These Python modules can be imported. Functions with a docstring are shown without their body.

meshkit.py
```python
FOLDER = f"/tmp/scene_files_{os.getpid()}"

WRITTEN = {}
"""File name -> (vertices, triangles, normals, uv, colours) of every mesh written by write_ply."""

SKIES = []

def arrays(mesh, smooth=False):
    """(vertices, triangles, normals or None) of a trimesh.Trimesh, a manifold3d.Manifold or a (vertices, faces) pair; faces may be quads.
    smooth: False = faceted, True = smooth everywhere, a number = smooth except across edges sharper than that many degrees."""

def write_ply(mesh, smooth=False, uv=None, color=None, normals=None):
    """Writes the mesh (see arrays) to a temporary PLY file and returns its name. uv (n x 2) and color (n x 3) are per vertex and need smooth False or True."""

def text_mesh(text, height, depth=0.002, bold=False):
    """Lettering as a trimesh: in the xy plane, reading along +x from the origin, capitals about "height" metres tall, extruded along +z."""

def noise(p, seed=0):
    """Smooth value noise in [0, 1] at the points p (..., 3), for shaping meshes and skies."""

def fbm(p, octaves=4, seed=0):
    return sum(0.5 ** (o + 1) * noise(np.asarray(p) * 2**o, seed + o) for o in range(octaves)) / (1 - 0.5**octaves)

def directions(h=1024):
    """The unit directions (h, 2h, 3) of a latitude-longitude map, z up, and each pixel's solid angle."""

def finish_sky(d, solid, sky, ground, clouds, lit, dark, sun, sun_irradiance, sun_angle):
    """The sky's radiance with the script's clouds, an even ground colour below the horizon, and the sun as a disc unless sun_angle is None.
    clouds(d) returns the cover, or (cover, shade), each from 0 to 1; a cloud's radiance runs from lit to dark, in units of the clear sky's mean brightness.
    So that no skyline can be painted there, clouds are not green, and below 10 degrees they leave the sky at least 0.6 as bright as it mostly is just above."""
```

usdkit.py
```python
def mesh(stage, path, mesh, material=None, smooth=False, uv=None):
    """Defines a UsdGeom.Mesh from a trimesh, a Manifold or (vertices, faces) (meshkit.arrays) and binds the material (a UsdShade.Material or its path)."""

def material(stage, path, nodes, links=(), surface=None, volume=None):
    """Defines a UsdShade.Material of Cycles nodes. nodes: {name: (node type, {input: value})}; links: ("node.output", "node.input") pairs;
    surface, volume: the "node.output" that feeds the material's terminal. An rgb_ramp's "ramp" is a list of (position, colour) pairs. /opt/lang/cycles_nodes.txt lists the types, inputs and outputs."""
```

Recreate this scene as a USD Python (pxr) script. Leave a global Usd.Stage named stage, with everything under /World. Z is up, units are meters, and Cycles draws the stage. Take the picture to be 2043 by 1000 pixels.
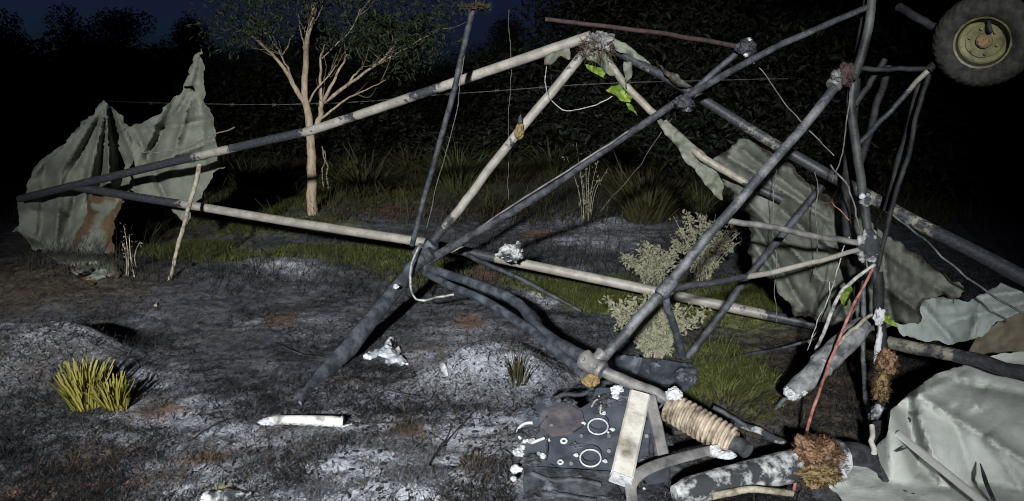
import math, random
import numpy as np, trimesh, shapely
from shapely.geometry import Polygon, Point
from scipy.spatial import Delaunay
from pxr import Usd, UsdGeom, UsdLux, UsdShade, Gf, Sdf, Vt
import usdkit, meshkit

stage = Usd.Stage.CreateInMemory()
UsdGeom.SetStageUpAxis(stage, "Z")
UsdGeom.Xform.Define(stage, "/World")
UsdGeom.Scope.Define(stage, "/World/Looks")
T = Sdf.ValueTypeNames

# ---------------------------------------------------------------- camera
EYE = np.array([0.0, 0.0, 1.55]); PITCH = math.radians(14.0); FPX = 1500.0; W, H = 2043.0, 1000.0
cam = UsdGeom.Camera.Define(stage, "/World/camera")
cam.CreateHorizontalApertureAttr(36.0)
cam.CreateVerticalApertureAttr(36.0 * 501 / 1024)
cam.CreateFocalLengthAttr(36.0 * FPX / W)
cam.CreateClippingRangeAttr(Gf.Vec2f(0.05, 2000))
cam.AddTranslateOp().Set(Gf.Vec3d(*EYE)); cam.AddRotateXOp().Set(90 - math.degrees(PITCH))
cam.CreateExposureAttr(0.0)

# ---------------------------------------------------------------- sky: last light of dusk, sun below the horizon
SUN_EL, SUN_AZ = math.radians(-0.6), math.radians(100.0)
dome = UsdLux.DomeLight.Define(stage, "/World/sky")
dome.CreateIntensityAttr(1.0)
dm = usdkit.material(stage, "/World/Looks/sky_look",
    {"s": ("sky_texture", {"sky_type": "single_scattering", "sun_disc": False, "sun_elevation": SUN_EL, "sun_rotation": SUN_AZ, "altitude": 100.0, "air_density": 0.3, "aerosol_density": 0.12, "ozone_density": 7.0}),
     "h": ("hsv", {"saturation": 0.75, "value": 0.42}), "b": ("background_shader", {"strength": 0.07})}, [("s.color", "h.color"), ("h.color", "b.color")], surface="b.background")
UsdShade.MaterialBindingAPI.Apply(dome.GetPrim()).Bind(dm)
sun = UsdLux.DistantLight.Define(stage, "/World/sun")
sun.CreateNormalizeAttr(True); sun.CreateIntensityAttr(0.5); sun.CreateAngleAttr(0.5); sun.CreateColorAttr(Gf.Vec3f(1, .93, .85))
sun.AddRotateZOp().Set(-math.degrees(SUN_AZ)); sun.AddRotateXOp().Set(-(90 - math.degrees(SUN_EL)))
# the hand torch that the photograph was taken by: one lamp at the photographer's left shoulder
torch = UsdLux.SphereLight.Define(stage, "/World/torch_light")
torch.CreateRadiusAttr(0.16); torch.CreateNormalizeAttr(True); torch.CreateIntensityAttr(3300.0)
torch.CreateColorAttr(Gf.Vec3f(0.98, 1.0, 1.0))
sh = UsdLux.ShapingAPI.Apply(torch.GetPrim()); sh.CreateShapingConeAngleAttr(20.5); sh.CreateShapingConeSoftnessAttr(1.0)
TORCH_POS, TORCH_AIM = np.array([-1.4, -6.0, 3.9]), np.array([-0.42, 6.2, 0.15])
def look_at(pos, aim):
    z = pos - aim; z = z / np.linalg.norm(z); x = np.cross([0, 0, 1.0], z); x /= np.linalg.norm(x); y = np.cross(z, x)
    return Gf.Matrix4d(*x, 0, *y, 0, *z, 0, *pos, 1)
torch.AddTransformOp().Set(look_at(TORCH_POS, TORCH_AIM))

# ---------------------------------------------------------------- placing helpers
def ray(px, py):
    a, b = (px - W / 2) / FPX, -(py - H / 2) / FPX
    c, s = math.cos(PITCH), math.sin(PITCH)
    return np.array([a, c + b * s, -s + b * c])
def P(px, py, Y):
    d = ray(px, py); return EYE + d * (Y / d[1])
def G0(px, py):
    d = ray(px, py); return EYE + d * (-EYE[2] / d[2])
MOUNDS = []                                  # x, y, rx, ry, height
for px, py, rx, ry, hh in ((990, 760, .30, .27, .19), (70, 742, .46, .33, .22), (560, 545, .55, .6, .07), (230, 600, .9, .6, .10), (120, 560, 1.0, .7, .12), (1230, 470, 1.0, 1.0, .06),
                           (800, 430, 1.4, 1.2, .06), (700, 970, .5, .3, .035), (1450, 790, .5, .4, .05)):
    g = G0(px, py); MOUNDS.append((g[0], g[1], rx, ry, hh))
def hgt(x, y):
    x, y = np.asarray(x, float), np.asarray(y, float)
    p = np.stack([x, y, np.zeros_like(x)], -1)
    h = 0.10 * (meshkit.fbm(p * 0.6 + 7, 3, 3) - .5) + 0.035 * (meshkit.fbm(p * 4 + 3, 3, 5) - .5) + 0.022 * (meshkit.fbm(p * 13, 3, 9) - .5) + 0.020 * np.abs(meshkit.fbm(p * 7 + 31, 3, 12) * 2 - 1)
    near = np.exp(-((x / 60) ** 2 + (y / 60) ** 2)); h = h * near
    for mx, my, rx, ry, hh in MOUNDS:
        r2 = ((x - mx) / rx) ** 2 + ((y - my) / ry) ** 2
        h = h + hh * np.exp(-r2 ** 1.5)
    return h
def G(px, py, lift=0.0):
    g = G0(px, py); d = ray(px, py)
    for _ in range(14):
        z = float(hgt(g[0], g[1])) + lift
        g = EYE + d * ((z - EYE[2]) / d[2])
    return g

USED = {}
def path_for(parent, name):
    k = (parent, name); n = USED.get(k, 0); USED[k] = n + 1
    return f"{parent}/{name}" + (f"_{n:03d}" if n else "")
BASE = {}
def tag(prim, label=None, cat=None, group=None, kind=None):
    for k, v in (("label", label), ("category", cat), ("group", group), ("kind", kind)):
        if v: prim.SetCustomDataByKey(k, v)
    return prim
def thing(name, label, cat, base, group=None, rotz=0, kind=None):
    p = path_for("/World", name); x = UsdGeom.Xform.Define(stage, p)
    x.AddTranslateOp().Set(Gf.Vec3d(*map(float, base)))
    if rotz: x.AddRotateZOp().Set(float(rotz))
    BASE[p] = np.array(base, float)
    tag(x.GetPrim(), label, cat, group, kind); return p
def part(parent, name, m, mat, attrs=None, smooth=False, label=None, kind=None, local=False):
    root = "/".join(parent.split("/")[:3])
    if isinstance(m, trimesh.Trimesh): v, f = np.array(m.vertices), np.array(m.faces)
    else: v, f = np.array(m[0], float), np.array(m[1], int)
    if not local: v = v - BASE[root]
    if parent.count("/") == 2: p = path_for(parent, name)
    else: p = path_for(parent, name)
    return put(p, v, f, mat, attrs, smooth, label, kind)
def put(p, v, f, mat, attrs, smooth, label=None, kind=None):
    um = usdkit.mesh(stage, p, (v, f), mat, smooth=smooth)
    for k, a in (attrs or {}).items():
        a = np.asarray(a, np.float32)
        if a.ndim == 1: UsdGeom.PrimvarsAPI(um).CreatePrimvar(k, T.FloatArray, "vertex").Set(Vt.FloatArray.FromNumpy(a))
        else: UsdGeom.PrimvarsAPI(um).CreatePrimvar(k, T.Color3fArray, "vertex").Set(Vt.Vec3fArray.FromNumpy(a))
    tag(um.GetPrim(), label, kind=kind); return p
def solo(name, m, mat, label, cat, group=None, kind=None, attrs=None, smooth=False):
    """a top-level thing that is one mesh, its origin at its base"""
    if isinstance(m, trimesh.Trimesh): v, f = np.array(m.vertices), np.array(m.faces)
    else: v, f = np.array(m[0], float), np.array(m[1], int)
    p = path_for("/World", name)
    b = np.array([*(v[:, :2].min(0) + v[:, :2].max(0)) / 2, v[:, 2].min()])
    put(p, v - b, f, mat, attrs, smooth)
    UsdGeom.Xformable(stage.GetPrimAtPath(p)).AddTranslateOp().Set(Gf.Vec3d(*map(float, b)))
    tag(stage.GetPrimAtPath(p), label, cat, group, kind); return p

# ---------------------------------------------------------------- materials
def L(n): return "/World/Looks/" + n
def speckle(name, c1, c2, scale=30, rough=.8, bump=.3, bscale=None, lo=.35, hi=.65, spec=.3, dist=.004, detail=5, metal=0., stretch=None):
    nodes = {"g": ("geometry", {}), "n": ("noise_texture", {"scale": float(scale), "detail": float(detail), "roughness": .62}),
             "r": ("rgb_ramp", {"ramp": [(0, c1), (lo, c1), (hi, c2), (1, c2)]}),
             "n2": ("noise_texture", {"scale": float(bscale or scale * 4), "detail": 5.0, "roughness": .6}),
             "b": ("bump", {"strength": float(bump), "distance": float(dist)}),
             "p": ("principled_bsdf", {"roughness": float(rough), "specular_ior_level": float(spec), "metallic": float(metal)})}
    links = [("g.position", "n2.vector"), ("n.fac", "r.fac"), ("r.color", "p.base_color"), ("n2.fac", "b.height"), ("b.normal", "p.normal")]
    if stretch:
        nodes["m"] = ("mapping", {"scale": stretch}); links += [("g.position", "m.vector"), ("m.vector", "n.vector")]
    else: links.append(("g.position", "n.vector"))
    return usdkit.material(stage, L(name), nodes, links, surface="p.BSDF")
def burnt(name, clean, dirty, char, scale=22, rough=.5, spec=.4):
    """paint or metal that a vertex attribute 'burn' (0..1) turns to char with a ragged, noisy edge"""
    nodes = {"g": ("geometry", {}), "a": ("attribute", {"attribute": "burn"}),
             "n": ("noise_texture", {"scale": float(scale), "detail": 9.0, "roughness": .72}),
             "n3": ("noise_texture", {"scale": 11.0, "detail": 8.0, "roughness": .72}),
             "r3": ("rgb_ramp", {"ramp": [(0, dirty), (.42, dirty), (.62, clean), (1, clean)]}),
             "s": ("math", {"math_type": "add"}), "mr": ("map_range", {"from_min": .97, "from_max": 1.05, "to_min": 0., "to_max": 1., "clamp": True}),
             "nc": ("noise_texture", {"scale": 60.0, "detail": 5.0, "roughness": .7}),
             "rc": ("rgb_ramp", {"ramp": [(0, char), (.5, char), (.68, tuple(c * 2.4 for c in char)), (1, tuple(c * 3.5 for c in char))]}),
             "mx": ("mix_color", {}), "n2": ("noise_texture", {"scale": 130.0, "detail": 4.0}),
             "b": ("bump", {"strength": .35, "distance": .003}),
             "p": ("principled_bsdf", {"roughness": float(rough), "specular_ior_level": float(spec)})}
    links = [("g.position", "n.vector"), ("g.position", "n3.vector"), ("g.position", "nc.vector"), ("g.position", "n2.vector"), ("n3.fac", "r3.fac"),
             ("a.fac", "s.value1"), ("n.fac", "s.value2"), ("s.value", "mr.value"), ("mr.result", "mx.fac"), ("r3.color", "mx.a"), ("nc.fac", "rc.fac"), ("rc.color", "mx.b"),
             ("mx.result", "p.base_color"), ("n2.fac", "b.height"), ("b.normal", "p.normal")]
    return usdkit.material(stage, L(name), nodes, links, surface="p.BSDF")
def leafy(name, ramp, trans=.35, rough=.6):
    nodes = {"g": ("geometry", {}), "r": ("rgb_ramp", {"ramp": ramp}), "p": ("principled_bsdf", {"roughness": float(rough), "specular_ior_level": .25}),
             "t": ("translucent_bsdf", {}), "m": ("mix_closure", {"fac": float(trans)})}
    return usdkit.material(stage, L(name), nodes, [("g.random_per_island", "r.fac"), ("r.color", "p.base_color"), ("r.color", "t.color"), ("p.BSDF", "m.closure1"), ("t.BSDF", "m.closure2")], surface="m.closure")

M = {}
CH = (.022, .024, .028)
M["paint"] = burnt("white_paint_scorched", (.28, .262, .235), (.175, .162, .14), CH, 22)
M["paint2"] = burnt("dull_paint_scorched", (.24, .225, .18), (.12, .11, .088), CH, 26)
M["char"] = speckle("charred_steel", (.012, .013, .016), (.062, .068, .080), 17, .62, .9, 70, .42, .66, .4, .006, 10)
M["char_blue"] = speckle("heat_blued_steel", (.025, .030, .038), (.095, .108, .128), 15, .62, .9, 70, .42, .64, .4, .006, 10)
M["steel"] = speckle("sooty_steel", (.030, .034, .040), (.125, .130, .135), 13, .55, .8, 80, .44, .62, .45, .005, 10)
M["greysteel"] = speckle("scorched_grey_steel", (.055, .056, .060), (.20, .19, .18), 15, .5, .35, 120, .35, .7, .5)
M["chrome"] = speckle("bare_bright_metal", (.6, .6, .57), (.9, .9, .86), 12, .28, .1, 200, .3, .7, .6, metal=.55)
M["ashmetal"] = speckle("ash_coated_metal", (.035, .038, .042), (.40, .41, .41), 12, .9, .9, 60, .47, .58, .15, .006, 10)
M["whitemelt"] = speckle("white_melted_residue", (.09, .093, .10), (.44, .45, .465), 34, .75, .8, 90, .2, .48, .25, .006)
M["alumelt"] = speckle("melted_aluminium", (.12, .13, .15), (.44, .465, .51), 24, .42, .7, 60, .2, .5, .6, .006, metal=.2)
M["rust"] = speckle("rusty_orange_residue", (.09, .048, .028), (.33, .205, .13), 80, .95, 1.0, 90, .3, .7, .1, .01)
M["redchar"] = speckle("reddish_char", (.016, .014, .014), (.055, .030, .027), 30, .8, .5, 90)
M["mastpaint"] = speckle("sooty_mast_steel", (.010, .011, .012), (.07, .08, .076), 7, .55, .4, 120, .42, .72, .45)
M["soot"] = speckle("black_soot_steel", (.007, .007, .008), (.026, .027, .029), 17, .7, .8, 70, .42, .66, .25, .005, 9)
M["ochre"] = speckle("ochre_foam_residue", (.08, .052, .022), (.27, .195, .10), 70, .95, 1.0, 80, .3, .65, .1, .01)
M["cream"] = speckle("cream_beam_scorched", (.15, .125, .095), (.52, .50, .45), 9, .55, .4, 90, .30, .55, .4, .004, 7)
M["spring"] = speckle("beige_spring_enamel", (.055, .042, .03), (.40, .33, .25), 16, .7, .6, 80, .36, .6, .3, .004, 9)
M["rubber"] = speckle("scorched_rubber", (.012, .012, .011), (.042, .040, .035), 30, .85, .6, 90, .35, .7, .25)
M["brassrim"] = speckle("yellowed_rim", (.03, .028, .012), (.17, .158, .07), 13, .5, .4, 70, .3, .62, .5)
M["redwire"] = speckle("reddish_wire", (.14, .05, .04), (.38, .18, .14), 30, .7, .4, 90)
M["palewire"] = speckle("ash_white_wire", (.07, .07, .07), (.42, .41, .39), 28, .8, .5, 90, .35, .6)
M["wire"] = speckle("dark_wire", (.05, .05, .05), (.16, .15, .14), 30, .6, .2, 90)
M["green"] = speckle("bright_green_scrap", (.035, .055, .012), (.17, .25, .035), 16, .6, .3, 60, .3, .6)
M["wood"] = speckle("pale_stick", (.12, .10, .07), (.36, .33, .26), 30, .9, .6, 60)
M["panel"] = speckle("sooty_panel", (.026, .031, .04), (.075, .085, .105), 14, .6, .45, 110, .35, .8, .4)
M["boulder"] = speckle("ash_dusted_boulder", (.045, .045, .038), (.20, .20, .165), 16, .95, 1.0, 30, .3, .7, .1, .02)
M["bark"] = speckle("tan_bark", (.16, .125, .085), (.42, .345, .25), 16, .9, .8, 26, .3, .7, .2, .01, stretch=(3, 3, .6))
M["darkbark"] = speckle("dark_bark", (.03, .025, .02), (.09, .075, .06), 8, .9, .8, 26, .3, .7, .1, .01)
M["darkbark2"] = speckle("twig_bark", (.07, .05, .035), (.18, .145, .10), 16, .9, .5, 26)
M["leaf_tree"] = leafy("small_tree_leaves", [(0, (.03, .042, .02)), (.6, (.075, .095, .04)), (1, (.13, .145, .07))])
M["leaf_far"] = leafy("dark_bush_leaves", [(0, (.012, .014, .008)), (.5, (.035, .036, .022)), (.85, (.075, .072, .048)), (1, (.13, .12, .085))], .2)
M["leaf_pale"] = leafy("ash_pale_leaves", [(0, (.22, .22, .15)), (.2, (.50, .50, .42)), (.5, (.78, .79, .73)), (.94, (.90, .91, .87)), (1, (.30, .12, .08))], .25, .8)
M["tussock"] = leafy("olive_blades", [(0, (.06, .07, .025)), (.5, (.20, .23, .07)), (1, (.40, .40, .18))])
M["tussock_y"] = leafy("yellow_stub_blades", [(0, (.20, .18, .04)), (.3, (.58, .52, .14)), (.7, (.80, .72, .30)), (1, (.90, .86, .6))], .15)
M["tussock_b"] = leafy("brown_blades", [(0, (.05, .045, .02)), (.5, (.20, .17, .08)), (1, (.40, .33, .16))])
M["grass"] = leafy("green_grass_blades", [(0, (.09, .10, .03)), (.35, (.24, .25, .075)), (.75, (.46, .44, .17)), (1, (.60, .54, .30))])
M["stub_black"] = leafy("charred_stems", [(0, (.008, .009, .010)), (.55, (.026, .027, .031)), (.75, (.06, .055, .05)), (.9, (.13, .12, .11)), (1, (.24, .23, .22))], .0, .8)
M["stub_ash"] = leafy("ash_stems", [(0, (.08, .085, .095)), (.6, (.24, .25, .27)), (1, (.55, .56, .58))], .0, .9)
M["straw"] = leafy("singed_straw", [(0, (.06, .042, .025)), (.5, (.19, .145, .085)), (1, (.42, .36, .24))], .1, .9)

def cloth_mat(name, c1, c2, stain, stain_at=.56):
    nodes = {"g": ("geometry", {}), "n": ("noise_texture", {"scale": 5.0, "detail": 5.0, "roughness": .6}), "r": ("rgb_ramp", {"ramp": [(0, c1), (.35, c1), (.65, c2), (1, c2)]}),
             "s": ("noise_texture", {"scale": 4.2, "detail": 6.0, "roughness": .62, "distortion": .4}), "a": ("attribute", {"attribute": "burn"}), "ad": ("math", {"math_type": "add"}),
             "mr": ("map_range", {"from_min": stain_at + .30, "from_max": stain_at + .42, "to_min": 0., "to_max": 1., "clamp": True}),
             "mx": ("mix_color", {}), "w": ("noise_texture", {"scale": 55.0, "detail": 4.0}), "b": ("bump", {"strength": .35, "distance": .006}),
             "p": ("principled_bsdf", {"roughness": .75, "specular_ior_level": .3}), "t": ("translucent_bsdf", {}), "mc": ("mix_closure", {"fac": .12})}
    nodes["stc"] = ("rgb_ramp", {"ramp": [(0, stain), (.5, tuple(.5 * c for c in stain)), (1, (.03, .027, .024))]})
    nodes["sn"] = ("noise_texture", {"scale": 9.0, "detail": 3.0})
    links = [("g.position", x + ".vector") for x in ("n", "s", "w", "sn")] + [("n.fac", "r.fac"), ("s.fac", "ad.value1"), ("a.fac", "ad.value2"), ("ad.value", "mr.value"),
             ("mr.result", "mx.fac"), ("r.color", "mx.a"), ("sn.fac", "stc.fac"), ("stc.color", "mx.b"), ("mx.result", "p.base_color"), ("mx.result", "t.color"), ("w.fac", "b.height"), ("b.normal", "p.normal"),
             ("p.BSDF", "mc.closure1"), ("t.BSDF", "mc.closure2")]
    return usdkit.material(stage, L(name), nodes, links, surface="mc.closure")
M["cloth_left"] = cloth_mat("grey_green_fabric", (.105, .115, .09), (.18, .19, .155), (.15, .095, .05), .52)
M["cloth_wing"] = cloth_mat("drab_wing_fabric", (.07, .077, .063), (.145, .153, .128), (.045, .037, .026), .46)
M["cloth_pale"] = cloth_mat("pale_bluish_fabric", (.20, .235, .22), (.29, .325, .305), (.12, .10, .07), .75)
M["cloth_brown"] = cloth_mat("browned_fabric", (.13, .11, .08), (.22, .19, .14), (.08, .05, .03))
M["tarp"] = cloth_mat("white_tarp_fabric", (.38, .405, .375), (.48, .50, .47), (.28, .26, .2), .85)

# ---------------------------------------------------------------- mesh helpers
def frames(p):
    t = np.gradient(p, axis=0); t /= np.linalg.norm(t, axis=1, keepdims=True) + 1e-12
    a = np.zeros_like(p); ref = np.array([0, 0, 1.0]) if abs(t[0, 2]) < .9 else np.array([1.0, 0, 0])
    a0 = np.cross(t[0], ref); a0 /= np.linalg.norm(a0); a[0] = a0
    for i in range(1, len(p)):
        v = a[i - 1] - t[i] * np.dot(a[i - 1], t[i]); a[i] = v / (np.linalg.norm(v) + 1e-12)
    return t, a, np.cross(t, a)
def resample(pts, step):
    pts = np.asarray(pts, float); d = np.r_[0, np.cumsum(np.linalg.norm(np.diff(pts, axis=0), axis=1))]
    n = max(3, int(d[-1] / step) + 1); s = np.linspace(0, d[-1], n)
    return np.stack([np.interp(s, d, pts[:, k]) for k in range(3)], 1), s / d[-1]
def smoothpath(pts, n=2):
    pts = np.asarray(pts, float)
    for _ in range(n):
        q = [pts[0]]
        for a, b in zip(pts[:-1], pts[1:]): q += [.75 * a + .25 * b, .25 * a + .75 * b]
        pts = np.array(q + [pts[-1]])
    return pts
def tube(pts, r, r2=None, flat=1.0, sides=14, step=.025, rough=.0, seed=0, bend=0., flat_dir=None, burn=None, wob=12.):
    """a closed tube along pts; r may be a list of (t, radius); flat squeezes it across; returns (v, f, burn)"""
    p, t = resample(pts, step)
    if bend: p = p + bend * (np.stack([meshkit.fbm(np.stack([t * 5 + seed, t * 0 + k, t * 0], 1), 3, seed + k) for k in range(3)], 1) - .5)
    rad = np.interp(t, *zip(*r)) if isinstance(r, (list, tuple)) else r + ((r2 if r2 is not None else r) - r) * t
    tt, a, b = frames(p)
    if flat_dir is not None:
        fd = np.asarray(flat_dir, float); a = np.cross(tt, fd); a /= np.linalg.norm(a, axis=1, keepdims=True); b = np.cross(tt, a)
    ang = np.arange(sides) * 2 * np.pi / sides
    v = p[:, None] + rad[:, None, None] * (np.cos(ang)[None, :, None] * a[:, None] + flat * np.sin(ang)[None, :, None] * b[:, None])
    if rough:
        q = v.reshape(-1, 3); nz = meshkit.fbm(q * wob * 4 + seed * 3.1, 3, seed).reshape(v.shape[:2]) - .5
        v = p[:, None] + (v - p[:, None]) * (1 + rough * 2 * nz[..., None])
    n = len(p); i, j = np.meshgrid(np.arange(n - 1), np.arange(sides), indexing="ij")
    q = np.stack([i * sides + j, i * sides + (j + 1) % sides, (i + 1) * sides + (j + 1) % sides, (i + 1) * sides + j], -1).reshape(-1, 4)
    f = np.vstack([q[:, [0, 1, 2]], q[:, [0, 2, 3]]]); V = v.reshape(-1, 3)
    bn = np.interp(t, *zip(*burn)) if burn else np.zeros(n)
    B = np.repeat(bn, sides)
    k = len(V); caps_v = np.vstack([v[0], p[:1], v[-1], p[-1:]]); cf = []
    for s0, flip in ((k, True), (k + sides + 1, False)):
        for u in range(sides):
            tri = [s0 + u, s0 + (u + 1) % sides, s0 + sides]; cf.append(tri[::-1] if flip else tri)
    V = np.vstack([V, caps_v]); B = np.r_[B, np.full(sides + 1, bn[0]), np.full(sides + 1, bn[-1])]
    return V, np.vstack([f, np.array(cf)]), B
def join(*ms):
    vs, fs, n = [], [], 0
    for m in ms:
        v, f = (np.array(m.vertices), np.array(m.faces)) if isinstance(m, trimesh.Trimesh) else (m[0], m[1])
        vs.append(v); fs.append(np.asarray(f) + n); n += len(v)
    return np.vstack(vs), np.vstack(fs)
def lump(c, rx, ry, rz, seed=0, amp=.45, sub=4, freq=2.3):
    m = trimesh.creation.icosphere(sub); v = np.array(m.vertices)
    k = 1 + amp * 2.2 * (meshkit.fbm(v * freq + seed * 5.3, 4, seed) - .5) + amp * .28 * (meshkit.fbm(v * freq * 3.5 + seed, 2, seed + 9) - .5)
    v = v * k[:, None] * [rx, ry, rz] + np.asarray(c); return v, np.array(m.faces)
def boxbeam(a, b, w, d, side, bevel=.006):
    """a beam of rectangular section from a to b; side: direction of its width"""
    a, b = np.asarray(a, float), np.asarray(b, float); t = (b - a) / np.linalg.norm(b - a)
    s = np.asarray(side, float); s = s - t * np.dot(s, t); s /= np.linalg.norm(s); u = np.cross(t, s)
    pr = [(-w / 2 + bevel, -d / 2), (w / 2 - bevel, -d / 2), (w / 2, -d / 2 + bevel), (w / 2, d / 2 - bevel), (w / 2 - bevel, d / 2), (-w / 2 + bevel, d / 2), (-w / 2, d / 2 - bevel), (-w / 2, -d / 2 + bevel)]
    n = 8; Ls = np.linspace(0, 1, 24); v = np.array([a + (b - a) * q + s * x + u * y for q in Ls for x, y in pr])
    v = v + .004 * (np.stack([meshkit.fbm(v * 18 + k * 9, 3, k) for k in range(3)], 1) - .5)
    f = []
    for i in range(len(Ls) - 1):
        for j in range(n):
            f += [[i * n + j, i * n + (j + 1) % n, (i + 1) * n + (j + 1) % n], [i * n + j, (i + 1) * n + (j + 1) % n, (i + 1) * n + j]]
    e = (len(Ls) - 1) * n
    for j in range(1, n - 1): f += [[0, j + 1, j], [e, e + j, e + j + 1]]
    return v, np.array(f)
def sheet(poly, depth, fold, seed=0, step=9, rag=5, thick=.004, holes=(), edge_burn=.0, lift_z=None, crease=1.0):
    """torn fabric: outline (photo pixels) hung at its own distances; depth(px, py) in metres, fold(px, py) adds folds along the view; closed, thick mesh with attribute burn"""
    rng = np.random.default_rng(seed); pg = Polygon(poly).buffer(0); rim = pg.exterior
    n = int(rim.length / (step * .6)); b = []
    for k in range(n):
        q = rim.interpolate(k / n, normalized=True)
        nz = meshkit.fbm(np.array([[q.x * .06, q.y * .06, seed], [q.x * .06 + 40, q.y * .06, seed]]), 4, seed) - .5
        b.append((q.x + rag * 2.4 * nz[0], q.y + rag * 2.4 * nz[1]))
    pg2 = Polygon(b).buffer(0)
    if pg2.geom_type != "Polygon": pg2 = max(pg2.geoms, key=lambda g: g.area)
    for h in holes: pg2 = pg2.difference(Polygon(h))
    if pg2.geom_type != "Polygon": pg2 = max(pg2.geoms, key=lambda g: g.area)
    rings = [np.array(pg2.exterior.coords)[:-1]] + [np.array(r.coords)[:-1] for r in pg2.interiors]
    dense = []
    for r in rings:
        ls = shapely.LinearRing(r); m = max(8, int(ls.length / (step * .6)))
        dense.append(np.array([ls.interpolate(k / m, normalized=True).coords[0] for k in range(m)]))
    x0, y0, x1, y1 = pg2.bounds; gx, gy = np.meshgrid(np.arange(x0, x1, step), np.arange(y0, y1, step))
    ins = np.stack([gx.ravel(), gy.ravel()], 1) + rng.uniform(-.25, .25, (gx.size, 2)) * step
    inner = pg2.buffer(-step * .45); ins = ins[shapely.contains_xy(inner, ins[:, 0], ins[:, 1])]
    pts = np.vstack(dense + [ins]); tri = Delaunay(pts).simplices; c = pts[tri].mean(1); tri = tri[shapely.contains_xy(pg2, c[:, 0], c[:, 1])]
    a = pts[tri]; cr = (a[:, 1, 0] - a[:, 0, 0]) * (a[:, 2, 1] - a[:, 0, 1]) - (a[:, 1, 1] - a[:, 0, 1]) * (a[:, 2, 0] - a[:, 0, 0])
    tri[cr > 0] = tri[cr > 0][:, ::-1]
    q3 = np.column_stack([pts, np.full(len(pts), seed)])
    cr1 = np.abs(meshkit.fbm(q3 * [.030, .022, 1], 3, seed + 3) * 2 - 1); cr2 = np.abs(meshkit.fbm(q3 * [.075, .06, 1], 3, seed + 6) * 2 - 1)
    crump = crease * (.11 * (cr1 - .3) + .05 * (cr2 - .3))
    v = np.array([P(x, y, depth(x, y) + fold(x, y) + c_) for (x, y), c_ in zip(pts, crump)])
    if lift_z is not None:
        g = hgt(v[:, 0], v[:, 1]) + lift_z; low = v[:, 2] < g
        for k in np.nonzero(low)[0]:
            gg = G(pts[k, 0], pts[k, 1], lift_z); v[k] = gg
    nrm = np.zeros_like(v); fn = np.cross(v[tri[:, 1]] - v[tri[:, 0]], v[tri[:, 2]] - v[tri[:, 0]])
    for k in range(3): np.add.at(nrm, tri[:, k], fn)
    nrm /= np.linalg.norm(nrm, axis=1, keepdims=True) + 1e-12
    N = len(v); V = np.vstack([v, v - nrm * thick]); F = [tri, tri[:, ::-1] + N]
    e = np.vstack([tri[:, [0, 1]], tri[:, [1, 2]], tri[:, [2, 0]]]); have = set(map(tuple, e)); be = np.array([x for x in e if (x[1], x[0]) not in have])
    F += [np.stack([be[:, 1], be[:, 0], be[:, 0] + N], 1), np.stack([be[:, 1], be[:, 0] + N, be[:, 1] + N], 1)]
    dist = shapely.distance(pg2.boundary, shapely.points(pts)); bn = edge_burn * np.exp(-dist / 16.0)
    return V, np.vstack(F), np.r_[bn, bn]
def ridge(px, py, ax, ay, period, seed, sharp=1.0):
    """fold pattern: noise stretched along the direction (ax, ay)"""
    l = math.hypot(ax, ay); u = (px * ax + py * ay) / l; w = (-px * ay + py * ax) / l
    n = float(meshkit.fbm(np.array([[w / period + seed * 7.7, u / (period * 6), seed]]), 3, seed)[0])
    return (1 - abs(2 * n - 1) ** sharp) if sharp != 1 else n
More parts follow.
